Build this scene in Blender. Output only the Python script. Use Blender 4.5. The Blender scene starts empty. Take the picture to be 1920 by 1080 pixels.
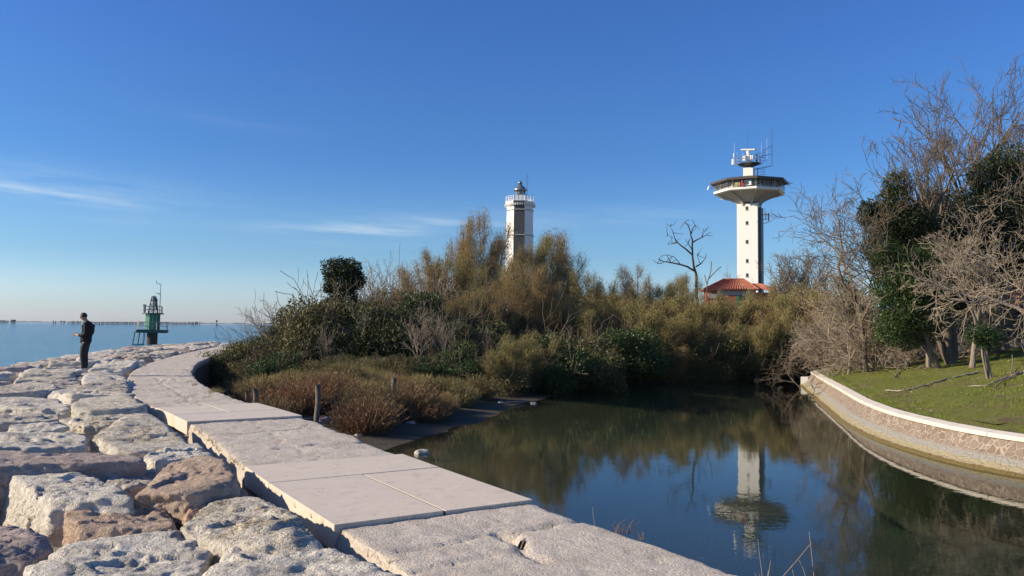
import bpy, math, random
import numpy as np
from mathutils import Vector, Matrix

# ------------------------------------------------------------------ camera, sky, sun
SC = bpy.context.scene
COL = SC.collection
F = 1500.0                      # focal length in pixels of a 1920 px wide frame
CAMZ = 1.6
PITCH = math.radians(2.71)
ROLL = math.radians(0.50)
WATER = -1.5
cam_d = bpy.data.cameras.new('camera')
cam_d.sensor_width = 36.0
cam_d.lens = 36.0 * F / 1920
cam_d.clip_start = 0.05
cam_d.clip_end = 60000
cam = bpy.data.objects.new('camera', cam_d)
COL.objects.link(cam)
RC = Matrix.Rotation(math.pi/2 + PITCH, 3, 'X') @ Matrix.Rotation(ROLL, 3, 'Z')
cam.matrix_world = Matrix.Translation((0, 0, CAMZ)) @ RC.to_4x4()
SC.camera = cam

SUN_EL = math.radians(24)
SUN_AZ = math.radians(-98)      # compass angle from +Y, clockwise
tosun = Vector((math.sin(SUN_AZ)*math.cos(SUN_EL), math.cos(SUN_AZ)*math.cos(SUN_EL), math.sin(SUN_EL)))
ld = bpy.data.lights.new('sun', 'SUN')
ld.energy = 5.0
ld.angle = math.radians(0.5)
ld.color = (1.0, 0.86, 0.66)
lo = bpy.data.objects.new('sun', ld)
COL.objects.link(lo)
lo.rotation_euler = tosun.to_track_quat('Z', 'Y').to_euler()

W = bpy.data.worlds.new("World")
SC.world = W
W.use_nodes = True
SC.view_settings.view_transform = 'Standard'
SC.view_settings.look = 'None'
SC.view_settings.gamma = 1
SC.view_settings.exposure = 0.42
SC.cycles.use_denoising = True
SC.cycles.denoising_prefilter = 'ACCURATE'
SC.cycles.denoising_input_passes = 'RGB_ALBEDO_NORMAL'
SC.cycles.max_bounces = 5
SC.cycles.transparent_max_bounces = 12
SC.cycles.caustics_reflective = False
SC.cycles.caustics_refractive = False

def world_nodes():
    nt = W.node_tree; N = nt.nodes; L = nt.links
    bg = N['Background']; bg.inputs[1].default_value = 0.115
    sky = N.new('ShaderNodeTexSky'); sky.sky_type = 'NISHITA'; sky.sun_disc = False
    sky.sun_elevation = SUN_EL; sky.sun_rotation = SUN_AZ
    sky.altitude = 0; sky.air_density = 1.0; sky.dust_density = 0.6; sky.ozone_density = 4.0
    # clear winter air: deeper blue overhead, pale band at the horizon
    grade = N.new('ShaderNodeValToRGB'); grade.color_ramp.interpolation = 'EASE'
    tc = N.new('ShaderNodeTexCoord'); sep = N.new('ShaderNodeSeparateXYZ'); L.new(tc.outputs['Generated'], sep.inputs[0])
    def m(op, a, b=None, clamp=False):
        n = N.new('ShaderNodeMath'); n.operation = op; n.use_clamp = clamp
        for i, v in enumerate((a, b)):
            if v is None: continue
            if isinstance(v, (int, float)): n.inputs[i].default_value = v
            else: L.new(v, n.inputs[i])
        return n.outputs[0]
    el0 = m('MULTIPLY', m('ARCSINE', sep.outputs[2]), 1/math.radians(30), True); L.new(el0, grade.inputs[0])
    cr = grade.color_ramp; cr.elements[0].position = .0; cr.elements[0].color = (.90, .98, 1.25, 1); cr.elements[1].position = 1; cr.elements[1].color = (.40, .64, 1.0, 1)
    for p_, c_ in ((.055, (.84, .97, 1.22)), (.17, (.56, .77, .98)), (.40, (.37, .63, .94)), (.7, (.35, .61, 1.0))):
        e_ = cr.elements.new(p_); e_.color = (*c_, 1)
    gm = N.new('ShaderNodeMix'); gm.data_type = 'RGBA'; gm.blend_type = 'MULTIPLY'; gm.inputs[0].default_value = 1; L.new(sky.outputs[0], gm.inputs[6]); L.new(grade.outputs[0], gm.inputs[7])
    az = m('ARCTAN2', sep.outputs[0], sep.outputs[1]); el = m('ARCSINE', sep.outputs[2])
    cmb = N.new('ShaderNodeCombineXYZ'); L.new(m('MULTIPLY', az, 7.0), cmb.inputs[0]); L.new(m('MULTIPLY', m('ADD', el, m('MULTIPLY', az, 0.06)), 75.0), cmb.inputs[1])
    no = N.new('ShaderNodeTexNoise'); no.inputs['Scale'].default_value = 1.0; no.inputs['Detail'].default_value = 7; no.inputs['Roughness'].default_value = .62
    L.new(cmb.outputs[0], no.inputs['Vector'])
    w_ = m('MULTIPLY', m('SUBTRACT', no.outputs[0], 0.36), 3.2, True)
    tot = None
    # wispy streaks: azimuth, elevation, half widths (rad), strength
    for a0, e0, wa, we, s, sl in ((-.535, .138, .095, .0065, .75, -.055), (-.50, .152, .12, .016, .28, -.06), (-.175, .115, .08, .0060, .85, .0), (-.10, .127, .12, .009, .36, 0),
                                  (-.30, .116, .05, .006, .25, 0), (-.44, .115, .05, .005, .22, 0), (.10, .135, .20, .012, .18, 0), (-.33, .235, .07, .006, .10, -.05), (-.2, .098, .06, .004, .2, 0)):
        da = m('SUBTRACT', az, a0)
        u = m('DIVIDE', da, wa)
        v = m('DIVIDE', m('SUBTRACT', m('SUBTRACT', el, e0), m('MULTIPLY', da, sl)), we)
        g = m('MULTIPLY', m('EXPONENT', m('MULTIPLY', m('ADD', m('MULTIPLY', u, u), m('MULTIPLY', v, v)), -1.0)), s)
        tot = g if tot is None else m('ADD', tot, g)
    fac = m('MULTIPLY', m('MULTIPLY', tot, .85), w_, True)
    mix = N.new('ShaderNodeMix'); mix.data_type = 'RGBA'
    L.new(fac, mix.inputs[0]); L.new(gm.outputs[2], mix.inputs[6]); mix.inputs[7].default_value = (4.6, 5.4, 6.0, 1)
    L.new(mix.outputs[2], bg.inputs[0])
world_nodes()

# ------------------------------------------------------------------ projection helpers (photo pixel -> place)
RCn = np.array([list(r) for r in RC])
def ray(px, py):
    d = RCn @ np.array([(px-960)/F, (540-py)/F, -1.0])
    return d
def P(px, py, z=0.0):
    d = ray(px, py); t = (z-CAMZ)/d[2]
    return np.array([d[0]*t, d[1]*t, z])
def PD(px, py, Y):
    d = ray(px, py); t = Y/d[1]
    return np.array([d[0]*t, Y, CAMZ+d[2]*t])
def proj(p):
    q = RCn.T @ (np.asarray(p, float) - np.array([0, 0, CAMZ]))
    return 960+F*q[0]/-q[2], 540-F*q[1]/-q[2]

# ------------------------------------------------------------------ noise
def _h(ix, iy, iz):
    n = (ix.astype(np.int64)*374761393 + iy.astype(np.int64)*668265263 + iz.astype(np.int64)*2147483629) & 0xffffffff
    n = ((n ^ (n >> 13))*1274126177) & 0xffffffff
    n = (n ^ (n >> 16)) & 0xffffff
    return n/float(0xffffff)
def vnoise(p):
    i = np.floor(p); f = p-i; f = f*f*(3-2*f); i = i.astype(np.int64)
    r = 0
    for a in (0, 1):
        for b in (0, 1):
            for c in (0, 1):
                w = (f[:, 0] if a else 1-f[:, 0])*(f[:, 1] if b else 1-f[:, 1])*(f[:, 2] if c else 1-f[:, 2])
                r = r + w*_h(i[:, 0]+a, i[:, 1]+b, i[:, 2]+c)
    return r*2-1
def fbm(p, s=1.0, octv=4, g=0.5, ridge=False):
    p = np.asarray(p, float)*s; r = 0; a = 1.0
    for k in range(octv):
        n = vnoise(p+k*17.3)
        r = r + a*((1-2*np.abs(n)) if ridge else n); a *= g; p = p*2.03
    return r

# ------------------------------------------------------------------ mesh building
class G:
    """collects simple solids and turns them into ONE mesh object"""
    def __init__(s): s.v = []; s.f = []; s.n = 0
    def add(s, v, f):
        s.v.append(np.asarray(v, float).reshape(-1, 3)); s.f += [tuple(int(i)+s.n for i in q) for q in f]; s.n += len(s.v[-1]); return s
    def box(s, c, d, rz=0, R=None):
        x, y, z = d[0]/2, d[1]/2, d[2]/2
        v = np.array([(-x,-y,-z),(x,-y,-z),(x,y,-z),(-x,y,-z),(-x,-y,z),(x,-y,z),(x,y,z),(-x,y,z)], float)
        if R is None:
            cr, sr = math.cos(rz), math.sin(rz); R = np.array([[cr,-sr,0],[sr,cr,0],[0,0,1]])
        v = v @ np.asarray(R).T + np.array(c, float)
        return s.add(v, [(0,3,2,1),(4,5,6,7),(0,1,5,4),(1,2,6,5),(2,3,7,6),(3,0,4,7)])
    def tube(s, pts, rad, k=6, cap=True):
        pts = np.asarray(pts, float); n = len(pts); rad = np.broadcast_to(rad, n)
        v, f = tubes(pts[None], rad[None], k)
        fs = [tuple(q) for q in f]
        if cap: fs += [tuple(range(k))[::-1], tuple((n-1)*k+i for i in range(k))]
        return s.add(v, fs)
    def lathe(s, prof, k=16, c=(0,0,0), rot=0):
        a = np.arange(k)*2*math.pi/k + rot; v = []
        for r, z in prof: v += [(c[0]+r*math.cos(t), c[1]+r*math.sin(t), c[2]+z) for t in a]
        f = []
        for i in range(len(prof)-1):
            for j in range(k): f.append((i*k+j, i*k+(j+1)%k, (i+1)*k+(j+1)%k, (i+1)*k+j))
        f += [tuple(range(k))[::-1], tuple((len(prof)-1)*k+j for j in range(k))]
        return s.add(v, f)
    def prism(s, poly, z0, z1):
        n = len(poly); v = [(p[0], p[1], z0) for p in poly]+[(p[0], p[1], z1) for p in poly]
        return s.add(v, [tuple(range(n))[::-1], tuple(range(n, 2*n))]+[(i, (i+1)%n, n+(i+1)%n, n+i) for i in range(n)])
    def build(s, name, mat, parent=None, smooth=False, bevel=0, loc=None):
        v = np.concatenate(s.v) if s.v else np.zeros((0, 3))
        return mesh_obj(name, v, s.f, mat, parent, smooth, bevel, loc)

def mesh_data(name, v, f, mat, smooth=False):
    me = bpy.data.meshes.new(name)
    v = np.asarray(v, np.float32); 
    if isinstance(f, np.ndarray):
        k = f.shape[1]; nf = len(f)
        me.vertices.add(len(v)); me.vertices.foreach_set('co', v.ravel())
        me.loops.add(nf*k); me.loops.foreach_set('vertex_index', f.astype(np.int32).ravel())
        me.polygons.add(nf); me.polygons.foreach_set('loop_start', np.arange(0, nf*k, k, dtype=np.int32))
        me.polygons.foreach_set('loop_total', np.full(nf, k, np.int32))
        me.update(calc_edges=True)
    else:
        me.from_pydata([tuple(map(float, p)) for p in v], [], f); me.update()
    if smooth: me.polygons.foreach_set('use_smooth', np.ones(len(me.polygons), bool))
    for m in (mat if isinstance(mat, (list, tuple)) else [mat]): me.materials.append(m)
    return me
def link(name, me, parent=None, loc=None):
    o = bpy.data.objects.new(name, me); COL.objects.link(o)
    if parent is not None: o.parent = parent
    if loc is not None: o.location = tuple(map(float, loc))
    return o
def mesh_obj(name, v, f, mat, parent=None, smooth=False, bevel=0, loc=None):
    o = link(name, mesh_data(name, v, f, mat, smooth), parent, loc)
    if bevel:
        b = o.modifiers.new('bevel', 'BEVEL'); b.width = bevel; b.segments = 2; b.limit_method = 'ANGLE'
    return o
def tubes(pts, rad, k):
    """pts (M,n,3) rad (M,n) -> vertices, quads"""
    M, n, _ = pts.shape
    t = np.empty_like(pts); t[:, 1:-1] = pts[:, 2:]-pts[:, :-2]; t[:, 0] = pts[:, 1]-pts[:, 0]; t[:, -1] = pts[:, -1]-pts[:, -2]
    t /= np.linalg.norm(t, axis=2, keepdims=True)+1e-9
    T0 = t.mean(1); ref = np.where(np.abs(T0[:, 2:3]) > .8*np.linalg.norm(T0, axis=1, keepdims=True), np.array([[1., 0, 0]]), np.array([[0, 0, 1.]]))[:, None, :]
    a = np.cross(t, ref); a /= np.linalg.norm(a, axis=2, keepdims=True)+1e-9
    b = np.cross(t, a)
    th = np.arange(k)*2*math.pi/k
    v = pts[:, :, None, :] + rad[:, :, None, None]*(a[:, :, None, :]*np.cos(th)[None, None, :, None] + b[:, :, None, :]*np.sin(th)[None, None, :, None])
    v = v.reshape(-1, 3)
    base = (np.arange(M)*n*k)[:, None, None] + (np.arange(n-1)*k)[None, :, None]
    j = np.arange(k)[None, None, :]; j2 = (j+1) % k
    f = np.stack([base+j, base+k+j, base+k+j2, base+j2], -1).reshape(-1, 4)
    return v, f
def empty(name, loc, rz=0):
    o = bpy.data.objects.new(name, None); COL.objects.link(o); o.location = tuple(map(float, loc)); o.rotation_euler = (0, 0, rz); o.empty_display_size = .2
    return o
def tag(o, label=None, cat=None, group=None, kind=None):
    if label: o['label'] = label
    if cat: o['category'] = cat
    if group: o['group'] = group
    if kind: o['kind'] = kind
    return o
def copy_thing(o, loc, rz=0, sc=1.0, label=None, group=None):
    """a thing with copies of its parts (and sub-parts), sharing mesh data"""
    def rec(s, par):
        c = s.copy(); COL.objects.link(c)
        if par is not None: c.parent = par
        for ch in KIDS.get(s.name, []): rec(ch, c)
        return c
    r = rec(o, None)
    r.location = tuple(map(float, loc)); r.rotation_euler = (0, 0, rz)
    r.scale = (sc,)*3 if isinstance(sc, (int, float)) else sc
    if label: r['label'] = label
    if group: r['group'] = group
    return r
KIDS = {}
def kids(o, *ch): KIDS[o.name] = list(ch)

# ------------------------------------------------------------------ materials
class MT:
    def __init__(s, name, rough=.8, spec=.3):
        s.m = bpy.data.materials.new(name); s.m.use_nodes = True; s.nt = s.m.node_tree; s.N = s.nt.nodes; s.L = s.nt.links
        s.b = s.N['Principled BSDF']; s.b.inputs['Roughness'].default_value = rough; s.b.inputs['Specular IOR Level'].default_value = spec
        s.tc = s.N.new('ShaderNodeTexCoord')
        s.geo = s.N.new('ShaderNodeNewGeometry')
    def set(s, k, v):
        if hasattr(v, 'links'): s.L.new(v, s.b.inputs[k])
        else: s.b.inputs[k].default_value = v if not isinstance(v, tuple) else (*v, 1)[:4]
    def co(s, kind='Object', sc=(1, 1, 1)):
        mp = s.N.new('ShaderNodeMapping'); mp.inputs['Scale'].default_value = sc
        s.L.new(s.geo.outputs['Position'] if kind == 'World' else s.tc.outputs[kind], mp.inputs[0]); return mp.outputs[0]
    def noise(s, scale, detail=5, rough=.55, co=None, dist=0):
        n = s.N.new('ShaderNodeTexNoise'); n.inputs['Scale'].default_value = scale; n.inputs['Detail'].default_value = detail
        n.inputs['Roughness'].default_value = rough; n.inputs['Distortion'].default_value = dist
        s.L.new(co if co is not None else s.tc.outputs['Object'], n.inputs['Vector']); return n.outputs[0]
    def voro(s, scale, feat='F1', co=None, out='Distance'):
        n = s.N.new('ShaderNodeTexVoronoi'); n.feature = feat; n.inputs['Scale'].default_value = scale
        s.L.new(co if co is not None else s.tc.outputs['Object'], n.inputs['Vector']); return n.outputs[out]
    def math(s, op, a, b=None, clamp=False):
        n = s.N.new('ShaderNodeMath'); n.operation = op; n.use_clamp = clamp
        for i, v in enumerate((a, b)):
            if v is None: continue
            if isinstance(v, (int, float)): n.inputs[i].default_value = v
            else: s.L.new(v, n.inputs[i])
        return n.outputs[0]
    def ramp(s, v, a, b):
        """smooth step of v between a and b"""
        n = s.N.new('ShaderNodeMapRange'); n.interpolation_type = 'SMOOTHSTEP'
        n.inputs['From Min'].default_value = a; n.inputs['From Max'].default_value = b
        s.L.new(v, n.inputs['Value']); return n.outputs[0]
    def mix(s, fac, a, b, blend='MIX'):
        n = s.N.new('ShaderNodeMix'); n.data_type = 'RGBA'; n.blend_type = blend
        for i, v in ((0, fac), (6, a), (7, b)):
            if isinstance(v, (int, float)): n.inputs[i].default_value = v
            elif isinstance(v, tuple): n.inputs[i].default_value = (*v, 1)[:4]
            else: s.L.new(v, n.inputs[i])
        return n.outputs[2]
    def bump(s, h, strength=.5, dist=.02, prev=None):
        n = s.N.new('ShaderNodeBump'); n.inputs['Strength'].default_value = strength; n.inputs['Distance'].default_value = dist
        s.L.new(h, n.inputs['Height'])
        if prev is not None: s.L.new(prev, n.inputs['Normal'])
        s.L.new(n.outputs[0], s.b.inputs['Normal']); return n.outputs[0]
    def sepz(s, v, i=2):
        n = s.N.new('ShaderNodeSeparateXYZ'); s.L.new(v, n.inputs[0]); return n.outputs[i]
    def island(s): return s.geo.outputs['Random Per Island']
    def objrand(s):
        n = s.N.new('ShaderNodeObjectInfo'); return n.outputs['Random']

def plain(name, col, rough=.6, metal=0, var=.12, scale=6, spec=.4):
    t = MT(name, rough, spec); n = t.noise(scale, 6, .65)
    t.set('Base Color', t.mix(n, tuple(c*(1-var) for c in col), tuple(min(1, c*(1+var)) for c in col)))
    t.set('Metallic', metal); t.bump(n, .15, .01); return t.m

def mk_rock(name, c1, c2, dark, lich, tint=None, moss=0):
    t = MT(name, .9, .2)
    co = t.co('World')
    big = t.noise(1.7, 5, .6, co); mid = t.noise(9, 6, .7, co); fine = t.noise(55, 5, .8, co)
    base = t.mix(t.ramp(big, .35, .65), c1, c2)
    base = t.mix(t.ramp(mid, .35, .7), base, tuple(c*.86 for c in c1))
    up = t.ramp(t.sepz(t.geo.outputs['Normal']), .35, .9)
    sp = t.math('MULTIPLY', t.ramp(t.math('ADD', fine, t.math('MULTIPLY', t.math('SUBTRACT', mid, .5), .9)), .5, .60), t.math('ADD', t.math('MULTIPLY', up, .9), .05))
    base = t.mix(t.math('MULTIPLY', sp, lich), base, dark)
    pt = t.math('MULTIPLY', t.ramp(t.noise(3.1, 6, .7, co, .5), .53, .62), up)
    base = t.mix(t.math('MULTIPLY', pt, lich*.6), base, dark)
    if moss:
        ms = t.math('MULTIPLY', t.ramp(t.noise(2.6, 7, .75, co), .52, .60), up)
        ms = t.math('MULTIPLY', ms, t.ramp(fine, .42, .55))
        base = t.mix(t.math('MULTIPLY', ms, moss), base, (.26, .19, .08))
    r = t.objrand()
    base = t.mix(t.math('MULTIPLY', r, .3), base, tint or (.93, .86, .78), 'MULTIPLY')
    t.set('Base Color', base)
    h = t.math('ADD', t.math('MULTIPLY', mid, 1.0), t.math('MULTIPLY', fine, .35))
    rid = t.math('ABSOLUTE', t.math('SUBTRACT', t.noise(5.5, 7, .68, co, .4), .5))
    pit = t.ramp(t.noise(24, 3, .6, co), .34, .46)
    h = t.math('ADD', h, t.math('ADD', t.math('MULTIPLY', t.math('MINIMUM', rid, .08), 4.0), t.math('MULTIPLY', pit, .22)))
    t.bump(h, .9, .05)
    return t.m

M = {}
def materials():
    M['rock_white'] = mk_rock('white_limestone', (.91, .83, .69), (.80, .735, .625), (.25, .24, .22), .65)
    M['rock_grey'] = mk_rock('grey_limestone', (.76, .68, .56), (.63, .57, .48), (.20, .185, .17), .85)
    M['rock_moss'] = mk_rock('lichen_limestone', (.83, .75, .61), (.70, .64, .53), (.22, .20, .165), .85, moss=.9)
    M['rock_tan'] = mk_rock('tan_stone', (.66, .49, .36), (.56, .44, .34), (.28, .22, .165), .5)
    M['rock_orange'] = mk_rock('orange_stone', (.68, .44, .30), (.60, .40, .29), (.30, .20, .14), .4)
    M['rock_pink'] = mk_rock('pinkish_stone', (.62, .51, .45), (.52, .43, .39), (.24, .20, .18), .6)
    # old concrete of the path
    t = MT('old_concrete', .92, .2); co = t.co('World')
    big = t.noise(1.1, 6, .65, co); mid = t.noise(7, 6, .75, co); fine = t.noise(95, 3, .7, co); grain = t.voro(75, 'F1', co)
    b = t.mix(t.ramp(big, .3, .7), (.60, .51, .41), (.72, .625, .51))
    b = t.mix(t.math('MULTIPLY', t.ramp(t.noise(60, 2, .5, co), .55, .68), .5), b, (.62, .57, .52))
    b = t.mix(t.math('MULTIPLY', t.ramp(fine, .54, .64), .6), b, (.20, .18, .16))
    b = t.mix(t.math('MULTIPLY', t.ramp(mid, .56, .68), .5), b, (.33, .29, .24))
    t.set('Base Color', b); h = t.math('ADD', t.math('MULTIPLY', t.ramp(t.noise(38, 4, .7, co), .38, .55), .45), t.math('ADD', mid, t.math('MULTIPLY', fine, .5)))
    b = t.mix(t.math('MULTIPLY', t.ramp(t.noise(30, 5, .8, co), .57, .63), .75), b, (.17, .145, .12)); b = t.mix(t.math('MULTIPLY', t.ramp(t.noise(2.1, 8, .75, co, .8), .50, .60), .4), b, (.36, .31, .255)); t.set('Base Color', b); t.bump(h, .6, .03); M['concrete'] = t.m
    t = MT('pale_slab_stone', .7, .3); co = t.co('World'); a = t.noise(2.2, 6, .6, co); c = t.noise(160, 2, .7, co); d = t.noise(14, 7, .75, co)
    b = t.mix(a, (.63, .525, .40), (.72, .62, .48)); e_ = t.noise(5.5, 8, .78, co); b = t.mix(t.math('MULTIPLY', t.ramp(e_, .52, .66), .5), b, (.40, .32, .235)); b = t.mix(t.math('MULTIPLY', t.ramp(t.noise(3.2, 7, .7, co, 1.2), .56, .62), .35), b, (.78, .70, .58)); b = t.mix(t.math('MULTIPLY', t.ramp(c, .58, .68), .35), b, (.34, .29, .27))
    b = t.mix(t.math('MULTIPLY', t.ramp(d, .50, .72), .45), b, (.46, .385, .34)); b = t.mix(t.math('MULTIPLY', t.objrand(), .35), b, (.60, .50, .43))
    t.set('Base Color', b); t.bump(c, .12, .004); M['slab'] = t.m
    t = MT('rubble', .95, .1); co = t.co('World'); n = t.noise(4, 7, .7, co)
    t.set('Base Color', t.mix(n, (.06, .055, .05), (.20, .18, .16))); t.bump(n, .9, .1); M['rubble'] = t.m
    # earth of the banks: wet dark mud near the water, dry soil above
    t = MT('bank_soil', .95, .08); co = t.co('World'); z = t.sepz(t.geo.outputs['Position'])
    n = t.noise(1.3, 7, .65, co); n2 = t.noise(14, 6, .7, co); zz = t.math('ADD', z, t.math('MULTIPLY', t.math('SUBTRACT', n, .5), .35))
    mud = t.mix(n2, (.050, .044, .032), (.125, .108, .080)); soil = t.mix(n2, (.10, .085, .05), (.20, .165, .10))
    b = t.mix(t.ramp(zz, -1.28, -1.0), mud, soil)
    b = t.mix(t.ramp(zz, -1.62, -1.5), t.mix(t.ramp(zz, -2.25, -1.6), (.12, .12, .09), (.20, .17, .10)), b)  # deeper bed coloured darker, standing in for light absorbed by the water
    t.set('Base Color', b); t.bump(t.math('ADD', n2, n), .6, .06); M['soil'] = t.m
    t = MT('grass_ground', .9, .15); co = t.co('World'); n = t.noise(.9, 7, .7, co); n2 = t.noise(9, 6, .7, co)
    n3 = t.noise(34, 4, .75, co); b = t.mix(t.ramp(n2, .3, .7), (.13, .15, .026), (.25, .265, .060)); b = t.mix(t.math('MULTIPLY', t.ramp(n3, .5, .62), .7), b, (.085, .095, .022)); b = t.mix(t.ramp(t.noise(.45, 7, .75, co), .48, .60), b, (.22, .185, .08))
    b = t.mix(t.math('MULTIPLY', t.ramp(n, .53, .63), .85), b, (.15, .10, .06))
    t.set('Base Color', b); t.bump(t.math('ADD', n2, n3), .9, .08); M['grassg'] = t.m
    # water
    def water(name, deep, rough, layers, trans):
        t = MT(name, rough, .5); t.N.remove(t.b)
        out = t.N['Material Output']; co = t.geo.outputs['Position']
        gl = t.N.new('ShaderNodeBsdfGlossy'); gl.inputs['Roughness'].default_value = rough; gl.inputs['Color'].default_value = (1, 1, 1, 1)
        nrm = None
        for sc, st, dist, det in layers:
            mp = t.N.new('ShaderNodeMapping'); mp.inputs['Scale'].default_value = sc; t.L.new(co, mp.inputs[0])
            n = t.noise(1, det, .6, mp.outputs[0]); bp = t.N.new('ShaderNodeBump'); bp.inputs['Strength'].default_value = st; bp.inputs['Distance'].default_value = dist
            t.L.new(n, bp.inputs['Height'])
            if nrm is not None: t.L.new(nrm, bp.inputs['Normal'])
            nrm = bp.outputs[0]
        t.L.new(nrm, gl.inputs['Normal'])
        fr = t.N.new('ShaderNodeFresnel'); fr.inputs[0].default_value = 1.333; t.L.new(nrm, fr.inputs['Normal'])
        if trans:
            body = t.N.new('ShaderNodeBsdfTransparent'); body.inputs[0].default_value = (*deep, 1)
        else:
            body = t.N.new('ShaderNodeBsdfDiffuse'); body.inputs[0].default_value = (*deep, 1)
        mx = t.N.new('ShaderNodeMixShader'); fb = t.math('MULTIPLY', fr.outputs[0], t.math('SUBTRACT', 1.0, t.geo.outputs['Backfacing'])); t.L.new(fb, mx.inputs[0]); t.L.new(body.outputs[0], mx.inputs[1]); t.L.new(gl.outputs[0], mx.inputs[2])
        t.L.new(mx.outputs[0], out.inputs[0]); return t.m
    M['lagoon'] = water('calm_water', (.49, .57, .50), .0, [((.9, 1.2, 1), .35, .006, 3), ((6, 9, 1), .35, .0018, 2)], True)
    M['sea'] = water('sea_water', (.035, .21, .33), .05, [((.018, .06, .1), 1, 2.2, 4), ((.22, .8, 1), 1, .60, 5), ((1.6, 4, 1), 1, .09, 3)], False)
    # foliage
    def leafm(name, a, b, c=None, rough=.6, spec=.25, tr=.12):
        t = MT(name, rough, spec); r = t.island(); w = t.noise(.55, 4, .6, t.co('World'))
        col = t.mix(t.ramp(t.math('ADD', t.math('MULTIPLY', r, .75), t.math('MULTIPLY', t.math('SUBTRACT', w, .5), 1.1)), .1, .8), a, b)
        if c: col = t.mix(t.math('MULTIPLY', t.ramp(r, .86, .97), .8), col, c)
        t.set('Base Color', col); t.set('Subsurface Weight', 0.0)
        tl = t.N.new('ShaderNodeBsdfTranslucent'); t.L.new(col, tl.inputs[0]); mx = t.N.new('ShaderNodeMixShader'); mx.inputs[0].default_value = tr
        out = t.N['Material Output']; t.L.new(t.b.outputs[0], mx.inputs[1]); t.L.new(tl.outputs[0], mx.inputs[2]); t.L.new(mx.outputs[0], out.inputs[0]); return t.m
    M['ivy'] = leafm('ivy_leaves', (.030, .060, .016), (.085, .125, .034), (.15, .19, .06), .45, .28)
    M['ivy_dark'] = leafm('dark_ivy_leaves', (.022, .036, .012), (.058, .074, .024), (.10, .11, .045), .5, .25)
    M['bramble'] = leafm('bramble_leaves', (.075, .085, .028), (.175, .17, .060), (.24, .17, .09), .6, .2)
    M['bramble_red'] = leafm('bronze_bramble_leaves', (.10, .094, .036), (.20, .175, .075), (.26, .18, .10), .6, .2)
    M['vine'] = leafm('bright_vine_leaves', (.06, .105, .018), (.15, .21, .035), (.22, .23, .06), .55, .2)
    M['tamarisk'] = leafm('tamarisk_foliage', (.27, .185, .085), (.41, .30, .13), (.22, .19, .085), .8, .1, .2)
    M['tamarisk_olive'] = leafm('olive_tamarisk_foliage', (.215, .185, .075), (.35, .295, .12), (.33, .25, .11), .8, .1, .2)
    M['marsh'] = leafm('saltmarsh_twigs', (.20, .112, .062), (.35, .205, .11), (.40, .31, .17), .85, .1)
    M['marsh_olive'] = leafm('olive_saltmarsh_twigs', (.15, .115, .06), (.26, .19, .105), (.18, .10, .06), .85, .1)
    M['drygrass'] = leafm('dry_grass_blades', (.26, .205, .09), (.43, .34, .165), (.12, .14, .04), .8, .1, .2)
    M['straw'] = leafm('straw_blades', (.36, .27, .18), (.5, .40, .28), None, .8, .1, .2)
    M['lawn'] = leafm('lawn_blades', (.17, .20, .032), (.27, .30, .065), (.32, .27, .12), .7, .2, .25)
    M['litter'] = leafm('fallen_leaves', (.28, .20, .12), (.5, .42, .30), None, .8, .1, .1)
    def bark(name, a, b, sc=(6, 6, 1.2), bs=.8):
        t = MT(name, .9, .15); n = t.noise(2.2, 6, .7, t.co('Object', sc)); r = t.island()
        t.set('Base Color', t.mix(t.ramp(n, .3, .7), a, b)); t.bump(n, bs, .05); return t.m
    M['bark_pale'] = bark('pale_grey_bark', (.17, .135, .105), (.33, .27, .21))
    M['bark_mid'] = bark('brown_grey_bark', (.105, .082, .062), (.22, .175, .135))
    M['bark_dark'] = bark('dark_bark', (.04, .032, .025), (.105, .085, .065))
    M['twig_pale'] = bark('pale_twigs', (.25, .20, .145), (.38, .31, .23), (3, 3, 3), .2)
    M['twig_mid'] = bark('brown_twigs', (.125, .095, .065), (.22, .17, .12), (3, 3, 3), .2)
    M['driftwood'] = bark('bleached_wood', (.26, .21, .16), (.48, .41, .33), (9, 9, 2))
    M['post'] = bark('weathered_timber', (.13, .105, .085), (.27, .23, .19), (22, 22, 2.5))
    M['white_paint'] = plain('white_paint', (.80, .76, .68), .6, 0, .05, 1.5)
    M['white_clean'] = plain('clean_white_metal', (.8, .8, .78), .4, 0, .03, 3)
    M['black_paint'] = plain('faded_black_paint', (.060, .058, .055), .6, 0, .5, 1.2)
    M['conc_grey'] = plain('grey_concrete', (.42, .40, .36), .8, 0, .1, 1.2)
    M['roof_dark'] = plain('dark_brown_fascia', (.075, .058, .05), .5, 0, .15, 1)
    M['metal_grey'] = plain('grey_metal', (.34, .34, .34), .45, .3, .15, 5)
    M['metal_dark'] = plain('dark_metal', (.06, .065, .07), .5, .2, .2, 5)
    M['lead'] = plain('lead_grey_dome', (.24, .25, .27), .35, .6, .15, 3)
    M['glass_dark'] = plain('dark_window_glass', (.02, .03, .04), .06, 0, .1, 1, .8)
    M['hole'] = plain('dark_window_opening', (.025, .022, .02), .5, 0, .1, 1)
    M['green'] = plain('green_paint', (.022, .19, .085), .4, 0, .12, 2)
    M['green_dark'] = plain('dark_green_paint', (.025, .075, .055), .5, 0, .2, 3)
    M['rust'] = plain('dark_rusty_steel', (.050, .033, .026), .8, 0, .4, 4)
    M['red_wall'] = plain('red_render', (.26, .060, .045), .85, 0, .15, 1.5)
    M['grey_wall'] = plain('grey_render', (.32, .30, .28), .85, 0, .1, 1.5)
    M['shutter'] = plain('green_shutter_paint', (.04, .16, .07), .5, 0, .1, 4)
    M['red_paint'] = plain('red_paint', (.45, .03, .03), .5, 0, .1, 3)
    M['yellow'] = plain('yellow_paint', (.42, .34, .14), .6, 0, .1, 3)
    M['blue'] = plain('blue_plastic', (.03, .10, .42), .4, 0, .1, 9)
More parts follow.
